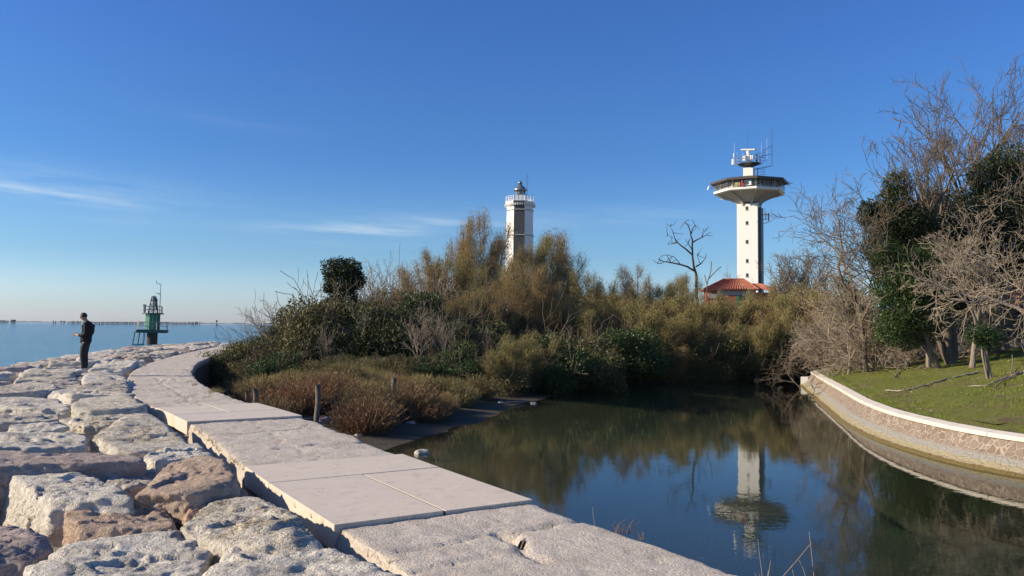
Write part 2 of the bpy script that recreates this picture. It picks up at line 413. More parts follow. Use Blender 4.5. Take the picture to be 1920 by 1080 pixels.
    M['skin'] = plain('skin', (.42, .24, .17), .55, 0, .06, 30)
    M['hair'] = plain('dark_hair', (.018, .013, .010), .5, 0, .3, 60)
    M['jacket'] = plain('black_jacket_cloth', (.012, .013, .016), .75, 0, .3, 20, .25)
    M['trousers'] = plain('black_trouser_cloth', (.014, .015, .018), .7, 0, .3, 20)
    M['shoe'] = plain('white_shoe', (.72, .68, .62), .5, 0, .05, 20)
    M['coast'] = plain('far_land', (.09, .10, .08), .9, 0, .2, .01)
    M['pole'] = plain('dark_pole_wood', (.05, .043, .04), .9, 0, .3, 2)
    # roof tiles
    t = MT('terracotta_tiles', .85, .15); co = t.tc.outputs['Object']; x = t.sepz(co, 0)
    w = t.math('SINE', t.math('MULTIPLY', x, 2*math.pi/.27)); n = t.noise(5, 4, .6); n2 = t.noise(1.2, 5, .6)
    b = t.mix(t.ramp(n, .3, .7), (.27, .075, .045), (.42, .16, .10)); b = t.mix(t.math('MULTIPLY', t.ramp(n2, .5, .7), .5), b, (.45, .33, .22))
    t.set('Base Color', b); t.bump(n, .6, .03); M['tiles'] = t.m
    # brick
    t = MT('old_brick', .9, .15); br = t.N.new('ShaderNodeTexBrick'); mp = t.N.new('ShaderNodeMapping'); mp.inputs['Rotation'].default_value = (math.pi/2, 0, 0)
    t.L.new(t.tc.outputs['Object'], mp.inputs[0]); t.L.new(mp.outputs[0], br.inputs[0]); br.inputs['Scale'].default_value = 4
    br.inputs['Color1'].default_value = (.42, .17, .09, 1); br.inputs['Color2'].default_value = (.33, .13, .075, 1); br.inputs['Mortar'].default_value = (.45, .38, .3, 1)
    n = t.noise(1.3, 6, .7); t.set('Base Color', t.mix(t.ramp(n, .45, .62), br.outputs[0], (.47, .38, .28))); t.bump(n, .5, .03); M['brick'] = t.m
    # crazy paving face of the retaining wall: u = object generated via UV
    t = MT('crazy_paving', .8, .3); uv = t.tc.outputs['UV']; co = t.co('World')
    mp = t.N.new('ShaderNodeMapping'); mp.inputs['Scale'].default_value = (1, 1, 1); t.L.new(uv, mp.inputs[0])
    dn = t.N.new('ShaderNodeTexNoise'); dn.inputs['Scale'].default_value = 6; t.L.new(uv, dn.inputs['Vector'])
    vm = t.N.new('ShaderNodeVectorMath'); vm.operation = 'MULTIPLY_ADD'; t.L.new(dn.outputs[1], vm.inputs[0]); vm.inputs[1].default_value = (.08, .08, 0); t.L.new(mp.outputs[0], vm.inputs[2])
    ed = t.voro(5.4, 'DISTANCE_TO_EDGE', vm.outputs[0]); cc = t.voro(5.4, 'F1', vm.outputs[0], 'Color')
    n = t.noise(30, 5, .7, co); n1 = t.noise(2.5, 6, .65, co)
    stone = t.mix(t.sepz(cc, 0), (.235, .165, .115), (.32, .25, .185)); stone = t.mix(t.math('MULTIPLY', n, .5), stone, (.22, .15, .12))
    b = t.mix(t.ramp(ed, .030, .085), t.mix(n, (.36, .29, .215), (.50, .42, .32)), stone)
    v = t.math('ADD', t.sepz(uv, 1), t.math('MULTIPLY', t.math('SUBTRACT', n1, .5), .14))     # v = metres below the coping
    low = t.mix(n, (.27, .25, .215), (.40, .37, .31))
    b = t.mix(t.ramp(v, .33, .46), b, low)
    b = t.mix(t.ramp(v, .52, .62), b, t.mix(n, (.33, .27, .15), (.44, .37, .23)))
    b = t.mix(t.ramp(v, .73, .77), b, t.mix(n, (.12, .085, .028), (.21, .155, .055)))
    b = t.mix(t.ramp(v, .90, 1.08), b, (.030, .030, .018))
    t.set('Base Color', b); h = t.math('ADD', t.math('MULTIPLY', t.ramp(ed, .02, .10), .5), n); t.bump(h, .9, .04); M['paving'] = t.m
    t = MT('white_coping', .7, .3); co = t.co('World'); n = t.noise(20, 5, .7, co); n2 = t.noise(1.8, 5, .7, co)
    b = t.mix(n2, (.60, .53, .43), (.76, .69, .58)); fr_ = t.math('FRACT', t.math('MULTIPLY', t.sepz(t.tc.outputs['UV'], 0), .8)); b = t.mix(t.ramp(fr_, .018, .008), b, (.16, .12, .09)); b = t.mix(t.math('MULTIPLY', t.ramp(t.noise(4, 7, .75, co), .54, .66), .5), b, (.42, .36, .28)); b = t.mix(t.math('MULTIPLY', t.ramp(n, .6, .72), .4), b, (.4, .34, .27)); t.set('Base Color', b); t.bump(n, .3, .01); M['coping'] = t.m
materials()
# ------------------------------------------------------------------ the curved stone path
def resample(pts, step, smooth=0):
    pts = np.asarray(pts, float); d = np.r_[0, np.cumsum(np.linalg.norm(np.diff(pts, axis=0), axis=1))]
    n = max(2, int(d[-1]/step)); s = np.linspace(0, d[-1], n); q = np.c_[[np.interp(s, d, pts[:, i]) for i in range(pts.shape[1])]].T
    for _ in range(smooth):
        q[1:-1] = (q[:-2]+2*q[1:-1]+q[2:])/4
    return q
rp = [P(x, y)[:2] for x, y in ((1390,1080),(1000,945),(740,853),(620,801),(550,777),(430,745),(372,717),(358,697),(366,682),(396,668),(432,657))]
d0 = rp[0]-rp[1]; d0 /= np.linalg.norm(d0)
rp = [rp[0]+d0*14]+rp
de = rp[-1]-rp[-2]; de /= np.linalg.norm(de)
rp += [rp[-1]+de*10+np.array([.2, 0]), rp[-1]+de*22+np.array([2.0, 1]), rp[-1]+de*40+np.array([6, 2])]
EDGE = resample(rp, .5, 6)
tan = np.gradient(EDGE, axis=0); tan /= np.linalg.norm(tan, axis=1, keepdims=True)
NL = np.c_[-tan[:, 1], tan[:, 0]]          # to the left, towards the sea
SL = np.r_[0, np.cumsum(np.linalg.norm(np.diff(EDGE, axis=0), axis=1))]
PW = 1.8
def st(s, t):
    """place s metres along the path, t metres left of its right edge"""
    s = np.asarray(s, float); e = np.c_[np.interp(s, SL, EDGE[:, 0]), np.interp(s, SL, EDGE[:, 1])]
    n = np.c_[np.interp(s, SL, NL[:, 0]), np.interp(s, SL, NL[:, 1])]
    return e+n*np.asarray(t, float).reshape(-1, 1)
def to_st(p):
    p = np.atleast_2d(p)[:, :2]; S = []; T = []
    for q in p:
        d = EDGE-q; i = int((d**2).sum(1).argmin()); i = min(max(i, 1), len(EDGE)-2)
        S.append(SL[i]+float((q-EDGE[i])@tan[i])); T.append(float((q-EDGE[i])@NL[i]))
    return np.array(S), np.array(T)
s_at = lambda px, py, z=0: to_st(P(px, py, z))[0][0]
SA0, SA1 = s_at(828, 966), s_at(748, 857)        # near pale slabs
SB0, SB1 = s_at(545, 784), s_at(472, 759)        # farther pale slabs

def path_mesh():
    segs = [(0, SA0-.01, .045), (SA0-.01, SA1+.01, .05), (SA1+.01, SB0-.01, .045), (SB0-.01, SB1+.01, .08), (SB1+.01, 34, .09), (34, SL[-1]-.1, .3)]
    S = np.concatenate([np.arange(a, b, st_) for a, b, st_ in segs]); S = np.unique(np.r_[S, SA0-.012, SA0-.005, SA1+.005, SA1+.012, SB0-.012, SB0-.005, SB1+.005, SB1+.012])
    tt = np.r_[0, .015, np.linspace(.05, PW-.05, 42), PW-.015, PW]
    SS, TT = np.meshgrid(S, tt, indexing='ij'); q = st(SS.ravel(), TT.ravel())
    p3 = np.c_[q, np.zeros(len(q))]; s_, t_ = SS.ravel(), TT.ravel()
    z = .006*fbm(p3, 3.0, 3)+.012*np.minimum(0, fbm(p3, 14.0, 4, .65))+.004*fbm(p3, .8, 2)
    edge = np.minimum(t_, PW-t_); z -= .018*np.exp(-edge/.02)*(.6+.6*fbm(p3, 4, 3)).clip(0)
    # edge chips
    wob = .022*fbm(np.c_[s_, s_*0, np.sign(t_-.9)*3], 1.6, 4)
    # cracks and joints: polylines in the path's own coordinates
    def crack(pts, w, dep, wig=.03):
        nonlocal z
        pts = np.asarray(pts, float); S_ = s_+wig*fbm(p3, 5, 3); T_ = t_+wig*fbm(p3+9, 5, 3); best = np.full(len(z), 9.)
        for a, b in zip(pts[:-1], pts[1:]):
            ab = b-a; u = (((S_-a[0])*ab[0]+(T_-a[1])*ab[1])/(ab@ab)).clip(0, 1); best = np.minimum(best, np.hypot(S_-a[0]-u*ab[0], T_-a[1]-u*ab[1]))
        z -= dep*np.exp(-(best/w)**2)
    X = lambda px, py: tuple(float(v[0]) for v in to_st(P(px, py)))
    crack([X(745,1034), X(790,1026), X(860,1015), X(905,1003)], .022, .05)
    crack([X(775,1072), X(830,1060), X(870,1052), X(930,1038)], .018, .03)
    crack([X(930,1002), X(975,1020), X(990,1036), X(1020,1052)], .03, .05)
    crack([X(935,1000), X(955,1004), X(972,1014)], .05, .10, .01)
    crack([X(955,1000), X(1000,992), X(1060,980), X(1100,976)], .022, .045)
    crack([X(540,909), X(600,904)], .02, .03)
    for sj in list(np.arange(SA1+1.3, SB0-.5, 1.7))+list(np.arange(SB1+1.2, 52, 1.7)):
        crack([(sj, -.1), (sj+.1, .6), (sj-.05, 1.3), (sj+.04, 1.9)], .022 if sj < 20 else .04, .04, .06)
    crack([(SA1+.3, .95), (SA1+2.2, 1.02), (SB0-.2, .9)], .02, .018, .09)
    crack([(SB1+.3, .9), (SB1+4, .85), (SB1+9, 1.0)], .03, .025, .09)
    # beds of the pale slabs
    ina = ((s_ > SA0-.008) & (s_ < SA1+.008)) | ((s_ > SB0-.008) & (s_ < SB1+.008)); z = np.where(ina, -.26, z)
    side = np.where(t_ < .01, -1, np.where(t_ > PW-.01, 1, 0)); q2 = st(s_, t_+np.where(side != 0, wob, wob*np.where(t_ < .1, 1, np.where(t_ > PW-.1, 1, 0))))
    V = np.c_[q2, z]; ns, n_t = SS.shape; idx = np.arange(ns*n_t).reshape(ns, n_t)
    f = np.stack([idx[:-1, :-1], idx[1:, :-1], idx[1:, 1:], idx[:-1, 1:]], -1).reshape(-1, 4)
    # side walls
    vs = [V]; fs = [f[:, ::-1]]; n0 = len(V)
    for col, outw in ((0, -1), (n_t-1, 1)):
        top = V[idx[:, col]]; rows = [np.arange(ns)+0]
        vs.append(V[idx[:, col]]); prev = n0+np.arange(ns); n0 += ns
        for zz, off in ((-.12, .03), (-.3, .02), (-.7, .05), (-1.3, .08), (-2.4, .12)):
            ss = S; nz = .03*fbm(np.c_[ss, np.full(ns, zz), ss*0+outw], 2.2, 4)
            qq = st(ss, (0 if outw < 0 else PW)+outw*(off)+nz+(wob.reshape(ns, n_t)[:, col]))
            vs.append(np.c_[qq, np.full(ns, zz) if zz < -.29 else np.minimum(zz, top[:, 2]-.02)]); cur = n0+np.arange(ns); n0 += ns
            a, b, c, d = prev[:-1], prev[1:], cur[1:], cur[:-1]
            fs.append(np.stack([a, b, c, d] if outw < 0 else [d, c, b, a], -1)[:, ::-1] if False else np.stack([a, b, c, d] if outw > 0 else [d, c, b, a], -1)); prev = cur
        # the lagoon side is darker below its top edge
    side_mat = MT('lower_dark_concrete', .9, .15); co_ = side_mat.co('World'); zn = side_mat.math('ADD', side_mat.sepz(side_mat.geo.outputs['Position']), side_mat.math('MULTIPLY', side_mat.math('SUBTRACT', side_mat.noise(5, 6, .7, co_), .5), .25))
    side_mat.set('Base Color', side_mat.mix(side_mat.ramp(zn, -.28, -.02), side_mat.mix(side_mat.noise(14, 6, .7, co_), (.04, .038, .028), (.10, .09, .07)), (.50, .43, .35))); side_mat.bump(side_mat.noise(20, 6, .7, co_), .8, .04)
    V_ = np.concatenate(vs); F_ = np.concatenate(fs); o = mesh_obj('path', V_, F_, [M['concrete'], side_mat.m], smooth=True)
    nf0 = len(fs[0]); ids = np.zeros(len(F_), np.int32); ids[nf0:nf0+5*(ns-1)] = 1; o.data.polygons.foreach_set('material_index', ids); tag(o, kind='structure')
    import bmesh
    b = bmesh.new(); b.from_mesh(o.data); b.normal_update()
    for f in b.faces:
        c = f.calc_center_median(); n = f.normal
        if abs(n.z) > .5: bad = n.z < 0
        else:
            k = int(((EDGE[::2]-np.array([c.x, c.y]))**2).sum(1).argmin()); e = EDGE[::2][k]; nl = NL[::2][k]; tt_ = (c.x-e[0])*nl[0]+(c.y-e[1])*nl[1]; out_ = 1 if tt_ > .9 else -1
            bad = (n.x*nl[0]+n.y*nl[1])*out_ < 0 and (tt_ < .1 or tt_ > PW-.1)
        if bad: f.normal_flip()
    b.to_mesh(o.data); b.free(); return o
PATH = path_mesh()
def joints():
    gap_shade = plain('joint_shade', (.07, .055, .04), .95, 0, .3, 20)  # dark strips fill the slab gaps; the gaps' shade is put into their colour
    for s0, s1, t0, t1 in JOINTS:
        q = [st([s], [t])[0] for s, t in ((s0, t0), (s1, t0), (s1, t1), (s0, t1))]; g = G(); g.prism(q, -.2, .029); g.build('joint', gap_shade, PATH)
JOINTS = []

def slab(poly_px, z, label, h=.21):
    pts = np.array([P(x, y, z)[:2] for x, y in poly_px]); c = pts.mean(0)
    pts = c+(pts-c)*(1-.002/np.linalg.norm(pts-c, axis=1, keepdims=True))
    g = G(); g.prism([tuple(p-c) for p in pts], -h, 0); o = g.build('paving_slab', M['slab'], bevel=.002, loc=(c[0], c[1], z))
    return tag(o, label, 'paving slab', 'smooth pale slabs set into the old path')
sl = lambda s, t: proj([*st([s], [t])[0], .03])
aw = s_at(828, 966); ab = s_at(682, 895); ac = s_at(748, 857)
def slab_st(s0, s1, t0, t1, z, label):
    slab([proj([*st([s], [t])[0], z]) for s, t in ((s0, t0), (s1, t0), (s1, t1), (s0, t1))], z, label)
tm = float(to_st(P(828, 965))[1][0]*.5+to_st(P(682, 895))[1][0]*.5)
slab_st(SA0, ab-.012, tm+.010, PW+.05, .035, 'large smooth pale slab with its sunlit side open to the rocks, nearest the camera')
slab_st(SA0, ab-.012, -.01, tm-.010, .033, 'smooth pale slab at the water edge beside the nearest large slab')
slab_st(ab+.002, SA1, -.01, PW+.05, .036, 'long pale slab lying across the whole path behind the two nearest slabs')
bm = s_at(408, 777)
slab_st(SB0, bm-.012, -.01, PW+.05, .034, 'far pale slab lying across the whole path, in front of two smaller ones')
slab_st(bm+.002, SB1, .93, PW+.05, .036, 'small far pale slab on the rock side of the path')
slab_st(bm+.002, SB1, -.01, .918, .035, 'small far pale slab on the bush side of the path')

JOINTS += [(SA0, ab-.01, tm-.0095, tm+.0095), (ab-.011, ab+.001, 0, PW), (bm-.011, bm+.001, 0, PW), (bm, SB1, .919, .929)]
joints()

# ------------------------------------------------------------------ breakwater rocks
def cube_dirs(n):
    g = np.linspace(-1, 1, n+1); g = np.tan(g*math.pi/4); V = {}; vs = []; fs = []
    for ax in range(3):
        for sg in (-1, 1):
            id_ = np.zeros((n+1, n+1), int)
            for i in range(n+1):
                for j in range(n+1):
                    p = [0, 0, 0]; p[ax] = sg; p[(ax+1) % 3] = g[i]*sg; p[(ax+2) % 3] = g[j]
                    k = tuple(round(x, 5) for x in p)
                    if k not in V: V[k] = len(vs); vs.append(p)
                    id_[i, j] = V[k]
            for i in range(n):
                for j in range(n): fs.append((id_[i, j], id_[i+1, j], id_[i+1, j+1], id_[i, j+1]))
    return np.array(vs, float), np.array(fs)
CD = {n: cube_dirs(n) for n in (8, 12, 20, 36, 54)}
def rock(poly, ztop, h, mat, seed, res, label, group='rocks of the breakwater', amp=.03, tilt=None, sharp=34, name='rock'):
    rng = np.random.default_rng(seed); poly = np.asarray(poly, float)
    c = poly.mean(0)
    ar = .5*sum(poly[i][0]*poly[(i+1) % len(poly)][1]-poly[(i+1) % len(poly)][0]*poly[i][1] for i in range(len(poly)))
    if ar < 0: poly = poly[::-1]
    pl = poly-c; n = len(pl); ext = np.abs(pl).max(0); cz = -h*.45
    planes = []
    for i in range(n):
        a, b = pl[i], pl[(i+1) % n]; e = b-a; L = np.linalg.norm(e)
        if L < .04: continue
        nrm = np.array([e[1], -e[0]])/L; d = a@nrm
        if d <= .02: d = .05
        sl_ = rng.uniform(-.02, .28); nv = np.array([nrm[0], nrm[1], sl_]); k = np.linalg.norm(nv)
        planes.append((nv/k, (d+0*sl_-cz*sl_*1.0)/k))        # passes through the top outline
        if rng.random() < .35:                    # a worn upper edge
            nv = np.array([nrm[0], nrm[1], rng.uniform(.8, 2.2)]); k = np.linalg.norm(nv)
            planes.append((nv/k, (d-cz*nv[2]-rng.uniform(.01, .07))/k))
    tx, ty = tilt if tilt is not None else rng.normal(0, .04, 2)
    nv = np.array([-tx, -ty, 1.]); k = np.linalg.norm(nv); planes.append((nv/k, -cz/k)); planes.append((np.array([0, 0, -1.]), h*.55))
    for _ in range(rng.integers(2, 5)):                      # chisel cuts
        a_ = rng.uniform(0, 2*math.pi); nv = np.array([math.cos(a_), math.sin(a_), rng.uniform(.1, 2.4)]); nv /= np.linalg.norm(nv)
        sup = max(p[0]*nv[0]+p[1]*nv[1] for p in pl)-cz*nv[2]; planes.append((nv, sup*rng.uniform(.84, .985)))
    N_ = np.array([p[0] for p in planes]); D_ = np.array([max(.04, p[1]) for p in planes])
    dv, df = CD[res]; dirs = dv*np.array([ext[0], ext[1], h*.5]); L = np.linalg.norm(dirs, axis=1, keepdims=True); dirs = dirs/L
    q = ((dirs@N_.T)/D_).clip(0); r = (q**sharp).sum(1)**(-1/sharp)
    v = dirs*r[:, None]; v[:, 2] += cz
    w = v+np.array([c[0], c[1], ztop])
    nrm = dirs.copy(); 
    dsp = amp*.9*fbm(w, 2.3, 5, .6)+amp*.4*np.minimum(0, fbm(w+5, 3.4, 5, .6, True)-.15)+amp*.25*fbm(w+2, 8.5, 4, .6)+(amp*.4*fbm(w, 19, 3, .6) if res > 20 else 0)
    strat = fbm(np.c_[w[:, 0]*.7, w[:, 1]*.7, w[:, 2]*7], 2.0, 3)*amp*.5
    v = v+nrm*(dsp+strat*(1-np.abs(nrm[:, 2:3][:, 0])))[:, None]
    # ledges where flakes have broken away
    top_ = np.clip((nrm[:, 2]-.15)*4, 0, 1); f1 = fbm(w+seed % 97, 1.5, 4, .55); f2 = fbm(w+seed % 53+31, 2.6, 4, .55)
    v[:, 2] -= top_*amp*(1.0*np.clip((f1-.12)/.06, 0, 1)+.7*np.clip((f2-.25)/.06, 0, 1)+.5*np.clip((.0-f1-f2*.5)/.5, 0, 1))
    side_ = 1-top_; rib = fbm(np.c_[w[:, 0]*3.2, w[:, 1]*3.2, w[:, 2]*.9], 2.2, 4, .6); v[:, :2] += (nrm[:, :2]*(side_*rib*amp*.8)[:, None])
    o = mesh_obj(name, v, df, mat, smooth=True, loc=(c[0], c[1], ztop))
    tag(o, label, 'rock', group); return o

HAND = [
 # outline of the top in the photograph, height of the top above the path, thickness, material, label
 ([(12,884),(40,877),(150,881),(225,903),(250,928),(95,932)], .13, .62, 'rock_white', 'big white block with a bright left face and speckled top at the left'),
 ([(118,955),(170,942),(305,939),(328,962),(325,985),(250,993),(150,992)], .02, .5, 'rock_tan', 'long tan boulder with a brown pitted top, in front of the big ribbed white block'),
 ([(290,882),(312,862),(365,850),(425,858),(440,878),(444,905),(350,922),(258,918)], .16, .6, 'rock_tan', 'large smooth tan boulder left of the nearest pale slab'),
 ([(332,927),(372,913),(450,902),(475,926),(420,940),(350,955)], .05, .5, 'rock_orange', 'wedge shaped orange brown rock under the large tan boulder'),
 ([(343,983),(362,950),(412,924),(482,922),(538,955),(606,1014),(525,1022),(420,1008)], .10, .6, 'rock_moss', 'white boulder with yellow lichen beside the nearest pale slab'),
 ([(50,1062),(105,1018),(200,1000),(290,992),(405,998),(432,1028),(372,1062),(345,1100),(40,1120)], .03, .6, 'rock_white', 'wide cracked white boulder at the bottom left of the view'),
 ([(378,1060),(425,1024),(480,1008),(600,1018),(665,1036),(758,1070),(815,1130),(400,1130)], .06, .6, 'rock_white', 'rough white boulder at the bottom edge touching the old path'),
 ([(-60,975),(10,970),(62,974),(98,1010),(60,1036),(-60,1050)], .03, .55, 'rock_pink', 'pinkish grey rock at the left edge under the ribbed white block'),
 ([(-90,845),(0,841),(120,842),(262,847),(275,860),(150,868),(-90,880)], .20, .42, 'rock_pink', 'long flat pinkish slab of rock with a shadowed front, running off the left edge'),
 ([(160,888),(190,880),(270,868),(295,877),(284,900),(232,908)], .05, .5, 'rock_grey', 'small grey wedge of rock between the flat slab and the tan boulder'),
 ([(265,850),(300,838),(370,826),(394,842),(388,853),(330,860),(290,868)], .08, .5, 'rock_white', 'small white rock touching the path left of the older concrete'),
 ([(178,812),(210,790),(240,783),(300,783),(335,806),(358,824),(300,832),(225,834)], .12, .55, 'rock_moss', 'broad flat white boulder with ochre lichen beside the path'),
 ([(-60,816),(50,808),(125,805),(163,812),(163,826),(80,832),(-60,836)], .10, .5, 'rock_white', 'white rock with bluish hollows at the left edge above the flat slab'),
 ([(112,781),(160,769),(268,768),(288,786),(240,789),(158,791)], .06, .5, 'rock_moss', 'speckled white rock with a hollowed front beside the farther pale slabs'),
 ([(12,801),(22,791),(70,786),(128,793),(128,802),(70,808),(25,809)], .06, .5, 'rock_white', 'low whitish rock with a bright nose near the left edge'),
 ([(-60,778),(60,771),(112,773),(108,784),(40,791),(-60,796)], .04, .5, 'rock_grey', 'greenish grey flat rock at the left edge behind the whitish nose rock'),
 ([(134,756),(152,739),(240,734),(262,750),(280,766),(262,769),(142,771)], .10, .55, 'rock_moss', 'bulky white boulder with a bright front where the path narrows'),
 ([(-60,748),(40,743),(112,744),(130,754),(134,766),(60,763),(-60,764)], .08, .5, 'rock_white', 'long white rock with two steps left of the bulky boulder'),
 ([(90,735),(112,729),(215,726),(250,735),(240,739),(130,743)], .06, .5, 'rock_white', 'narrow white rock behind the bulky boulder'),
 ([(-60,728),(0,722),(60,717),(112,722),(114,729),(60,733),(-60,738)], .10, .5, 'rock_grey', 'grey white rock with a smooth shadowed front near the left edge'),
 ([(32,738),(50,730),(78,732),(82,741),(50,742)], .0, .4, 'rock_white', 'small white stone wedged between two long rocks at the left'),
 ([(125,727),(190,716),(238,713),(243,722),(238,731),(190,729)], .10, .55, 'rock_grey', 'grey flat topped block beside the narrow part of the path'),
 ([(60,713),(105,705),(146,707),(152,716),(120,722),(62,718)], .12, .5, 'rock_grey', 'dark fronted flat rock right before the standing man'),
 ([(146,712),(165,705),(238,705),(242,711),(236,717),(165,717)], .12, .5, 'rock_white', 'white edged block at the feet of the man, towards the path'),
]
hp = []
for i, (px, z, h, mt, lb) in enumerate(HAND):
    pw = np.array([P(x, y, z)[:2] for x, y in px]); hp.append(pw)
    D = pw.mean(0)[1]; rock(pw, z, h, M[mt], 100+i, 54 if D < 10 else 36, lb, amp=.034 if D < 10 else .04)

def crest(t):
    """height of the rock tops against distance left of the path's left edge"""
    return np.interp(t, [0, .8, 3.0, 4.4, 6.0, 7.6, 9.2], [.0, .10, .14, .02, -.65, -1.25, -1.8])
def far_label(c, zt, t, mt):
    col = {'rock_white': 'white', 'rock_grey': 'grey', 'rock_moss': 'lichen speckled', 'rock_tan': 'tan', 'rock_orange': 'orange', 'rock_pink': 'pinkish'}[mt]
    px, py = proj([c[0], c[1], zt])
    where = ('low by the sea' if t > 4.6 else 'touching the path' if t < 1.3 else 'on the crest')
    if py > 1080 or px < 0: return None, None
    dist = 'among the nearest rocks' if c[1] < 20 else 'level with the standing man' if c[1] < 28 else 'between the man and the beacon' if c[1] < 42 else 'in the far part of the breakwater'
    return f'{col} rock {where}, {dist}', f'{col} rocks {where} {dist}'
rng = np.random.default_rng(5)
nr = 0
def rocks_procedural():
    global nr
    rows = [(.08, 1.35), (1.42, 2.85), (2.92, 4.35), (4.42, 5.9), (6.0, 7.6)]
    for k, (t0, t1) in enumerate(rows):
        s = 1.0+rng.uniform(0, 1)
        send = 74 if k < 3 else 70
        while s < send:
            q0 = st([s], [2])[0]; far = q0[1]
            L = (rng.uniform(.6, 1.45) if k < 4 else rng.uniform(.9, 2)) if 9 < far < 34 else rng.uniform(1.1, 2.4) if far > 9 else rng.uniform(.9, 2.2)
            ta = PW+t0+rng.uniform(-.04, .12)+(0 if k else .03); tb = PW+t1+rng.uniform(-.15, .05)
            cor = []
            for (a, b) in ((s+.04, ta), (s+L*.5, ta-rng.uniform(-.02, .08 if k else 0)), (s+L-.04, ta), (s+L-.03, (ta+tb)/2), (s+L-.05, tb), (s+L*.5, tb+rng.uniform(0, .08)), (s+.05, tb), (s+.03, (ta+tb)/2)):
                cor.append(st([a+rng.uniform(-.1, .1)], [b+rng.uniform(-.05, .05) if k else b+rng.uniform(0, .1)])[0])
            cor = np.array(cor); c = cor.mean(0); tc_ = (t0+t1)/2
            zt = crest(tc_)+rng.uniform(-.09, .08)
            if k >= 3: zt += rng.uniform(-.12, .12)
            s += L
            px, py = proj([c[0], c[1], zt])
            vis = c[1] > .3
            # keep clear of the stones placed one by one
            clash = False
            for pw in hp:
                if np.linalg.norm(pw.mean(0)-c) < 6:
                    allp = np.vstack([cor, c[None]])
                    for q in allp:
                        e = np.roll(pw, -1, 0)-pw; cr_ = e[:, 0]*(q[1]-pw[:, 1])-e[:, 1]*(q[0]-pw[:, 0])
                        if (cr_ > -.02).all() or (cr_ < .02).all(): clash = True; break
                if clash: break
            if vis and py > 742 and py < 1065 and px > -50: clash = True
            if clash: continue
            mt = rng.choice(['rock_white', 'rock_grey', 'rock_moss', 'rock_tan', 'rock_pink'], p=[.42, .27, .12, .08, .11])
            if k >= 2 and 16 < c[1] < 30 and rng.random() < .5: mt = rng.choice(['rock_orange', 'rock_tan', 'rock_pink'])
            lb, gp = far_label(c, zt, tc_, mt)
            tl = (0, 0) if k < 3 else tuple(-NL[min(len(NL)-1, int(s/.5))]*.42*1.0+rng.normal(0, .08, 2))
            if k >= 3: tl = tuple(np.array(tl))
            res = 36 if c[1] < 16 else 20
            rock(cor, zt, .65 if k < 3 else .8, M[mt], int(rng.integers(1e6)), res,
                 lb or 'pale limestone rock of the breakwater just outside the photograph', gp or 'rocks outside the photograph', amp=.035 if c[1] < 30 else .05, tilt=(rng.normal(0, .04), rng.normal(0, .04)) if k < 3 else tl)
            nr += 1
rocks_procedural()
print('ROCKS', nr)

# rubble core under the blocks
def core():
    S = np.arange(0, 78, .7); T = np.r_[PW+.02, PW+.6, PW+1.6, PW+3, PW+4.4, PW+6, PW+8, PW+11]
    Z = np.array([-.55, -.42, -.38, -.40, -.50, -1.15, -1.9, -3.2])
    SS, TT = np.meshgrid(S, T, indexing='ij'); q = st(SS.ravel(), TT.ravel()); z = np.tile(Z, len(S))+.07*fbm(np.c_[q, q[:, :1]*0], 1.4, 3)
    idx = np.arange(len(z)).reshape(SS.shape); f = np.stack([idx[:-1, :-1], idx[1:, :-1], idx[1:, 1:], idx[:-1, 1:]], -1).reshape(-1, 4)
    tag(mesh_obj('rubble_bed', np.c_[q, z], f, M['rubble'], smooth=True), kind='structure')
core()

# ------------------------------------------------------------------ terrain of the two banks
shore = [P(x, y, WATER)[:2] for x, y in ((690,858),(745,838),(800,818),(880,797),(985,758),(1045,740),(1100,728),(1200,722),(1320,714),(1420,712),(1500,716))]
s0 = to_st(shore[0])[0][0]
LBANK = [st([s0-1.5], [.3])[0]]+shore+[shore[-1]+np.array([1.5, 3]), np.array([60, 60]), np.array([900, 60]), np.array([900, 4000]), np.array([-10, 4000]), np.array([-14, 110])]
LBANK += [st([s], [.9])[0] for s in range(72, int(s0-1), -2)]
LBANK = np.array(LBANK)
ctop = [P(x, y, -.75)[:2] for x, y in ((1521,697),(1535,706),(1576,729),(1617,753),(1671,773),(1752,793),(1833,810),(1920,823))]
ctop = ctop[::-1]; dc = ctop[0]-ctop[1]; dc /= np.linalg.norm(dc)
CURVE = resample([ctop[0]+dc*9+np.array([8.5, .6]), ctop[0]+dc*5+np.array([3.2, 0]), ctop[0]+dc*2.4+np.array([.75, 0])]+ctop, .35, 14)
RBANK = np.array(list(CURVE)+[CURVE[-1]+np.array([2.5, 3.5]), CURVE[-1]+np.array([10, 8]), (60, 62), (60, 10)])
def sdist(p, poly):
    """signed distance, positive inside"""
    p = np.asarray(p, float); d = np.full(len(p), 1e9); ins = np.zeros(len(p), bool); n = len(poly)
    for i in range(n):
        a, b = poly[i], poly[(i+1) % n]; ab = b-a; u = (((p-a)@ab)/(ab@ab+1e-12)).clip(0, 1)
        d = np.minimum(d, np.hypot(*(p-a-u[:, None]*ab).T))
        c = ((a[1] > p[:, 1]) != (b[1] > p[:, 1])); xs = (b[0]-a[0])*(p[:, 1]-a[1])/(b[1]-a[1]+1e-12)+a[0]; ins ^= c & (p[:, 0] < xs)
    return np.where(ins, d, -d)
def hL(p):
    d = sdist(p, LBANK); dp = np.min(np.hypot(p[:, None, 0]-EDGE[None, ::3, 0], p[:, None, 1]-EDGE[None, ::3, 1]), 1)
    a = np.interp(d, [-30, -6, -1, 0, 1.2, 3.2, 6, 12, 22, 60], [-4.0, -2.3, -1.62, -1.5, -1.42, -1.22, -.7, .05, .45, .6])
    a = np.where((dp < 9) & (p[:, 1] < 34), np.minimum(a, np.interp(dp, [0, 2.5, 5, 9], [-1.35, -1.2, -.75, .4])), a)
    return a
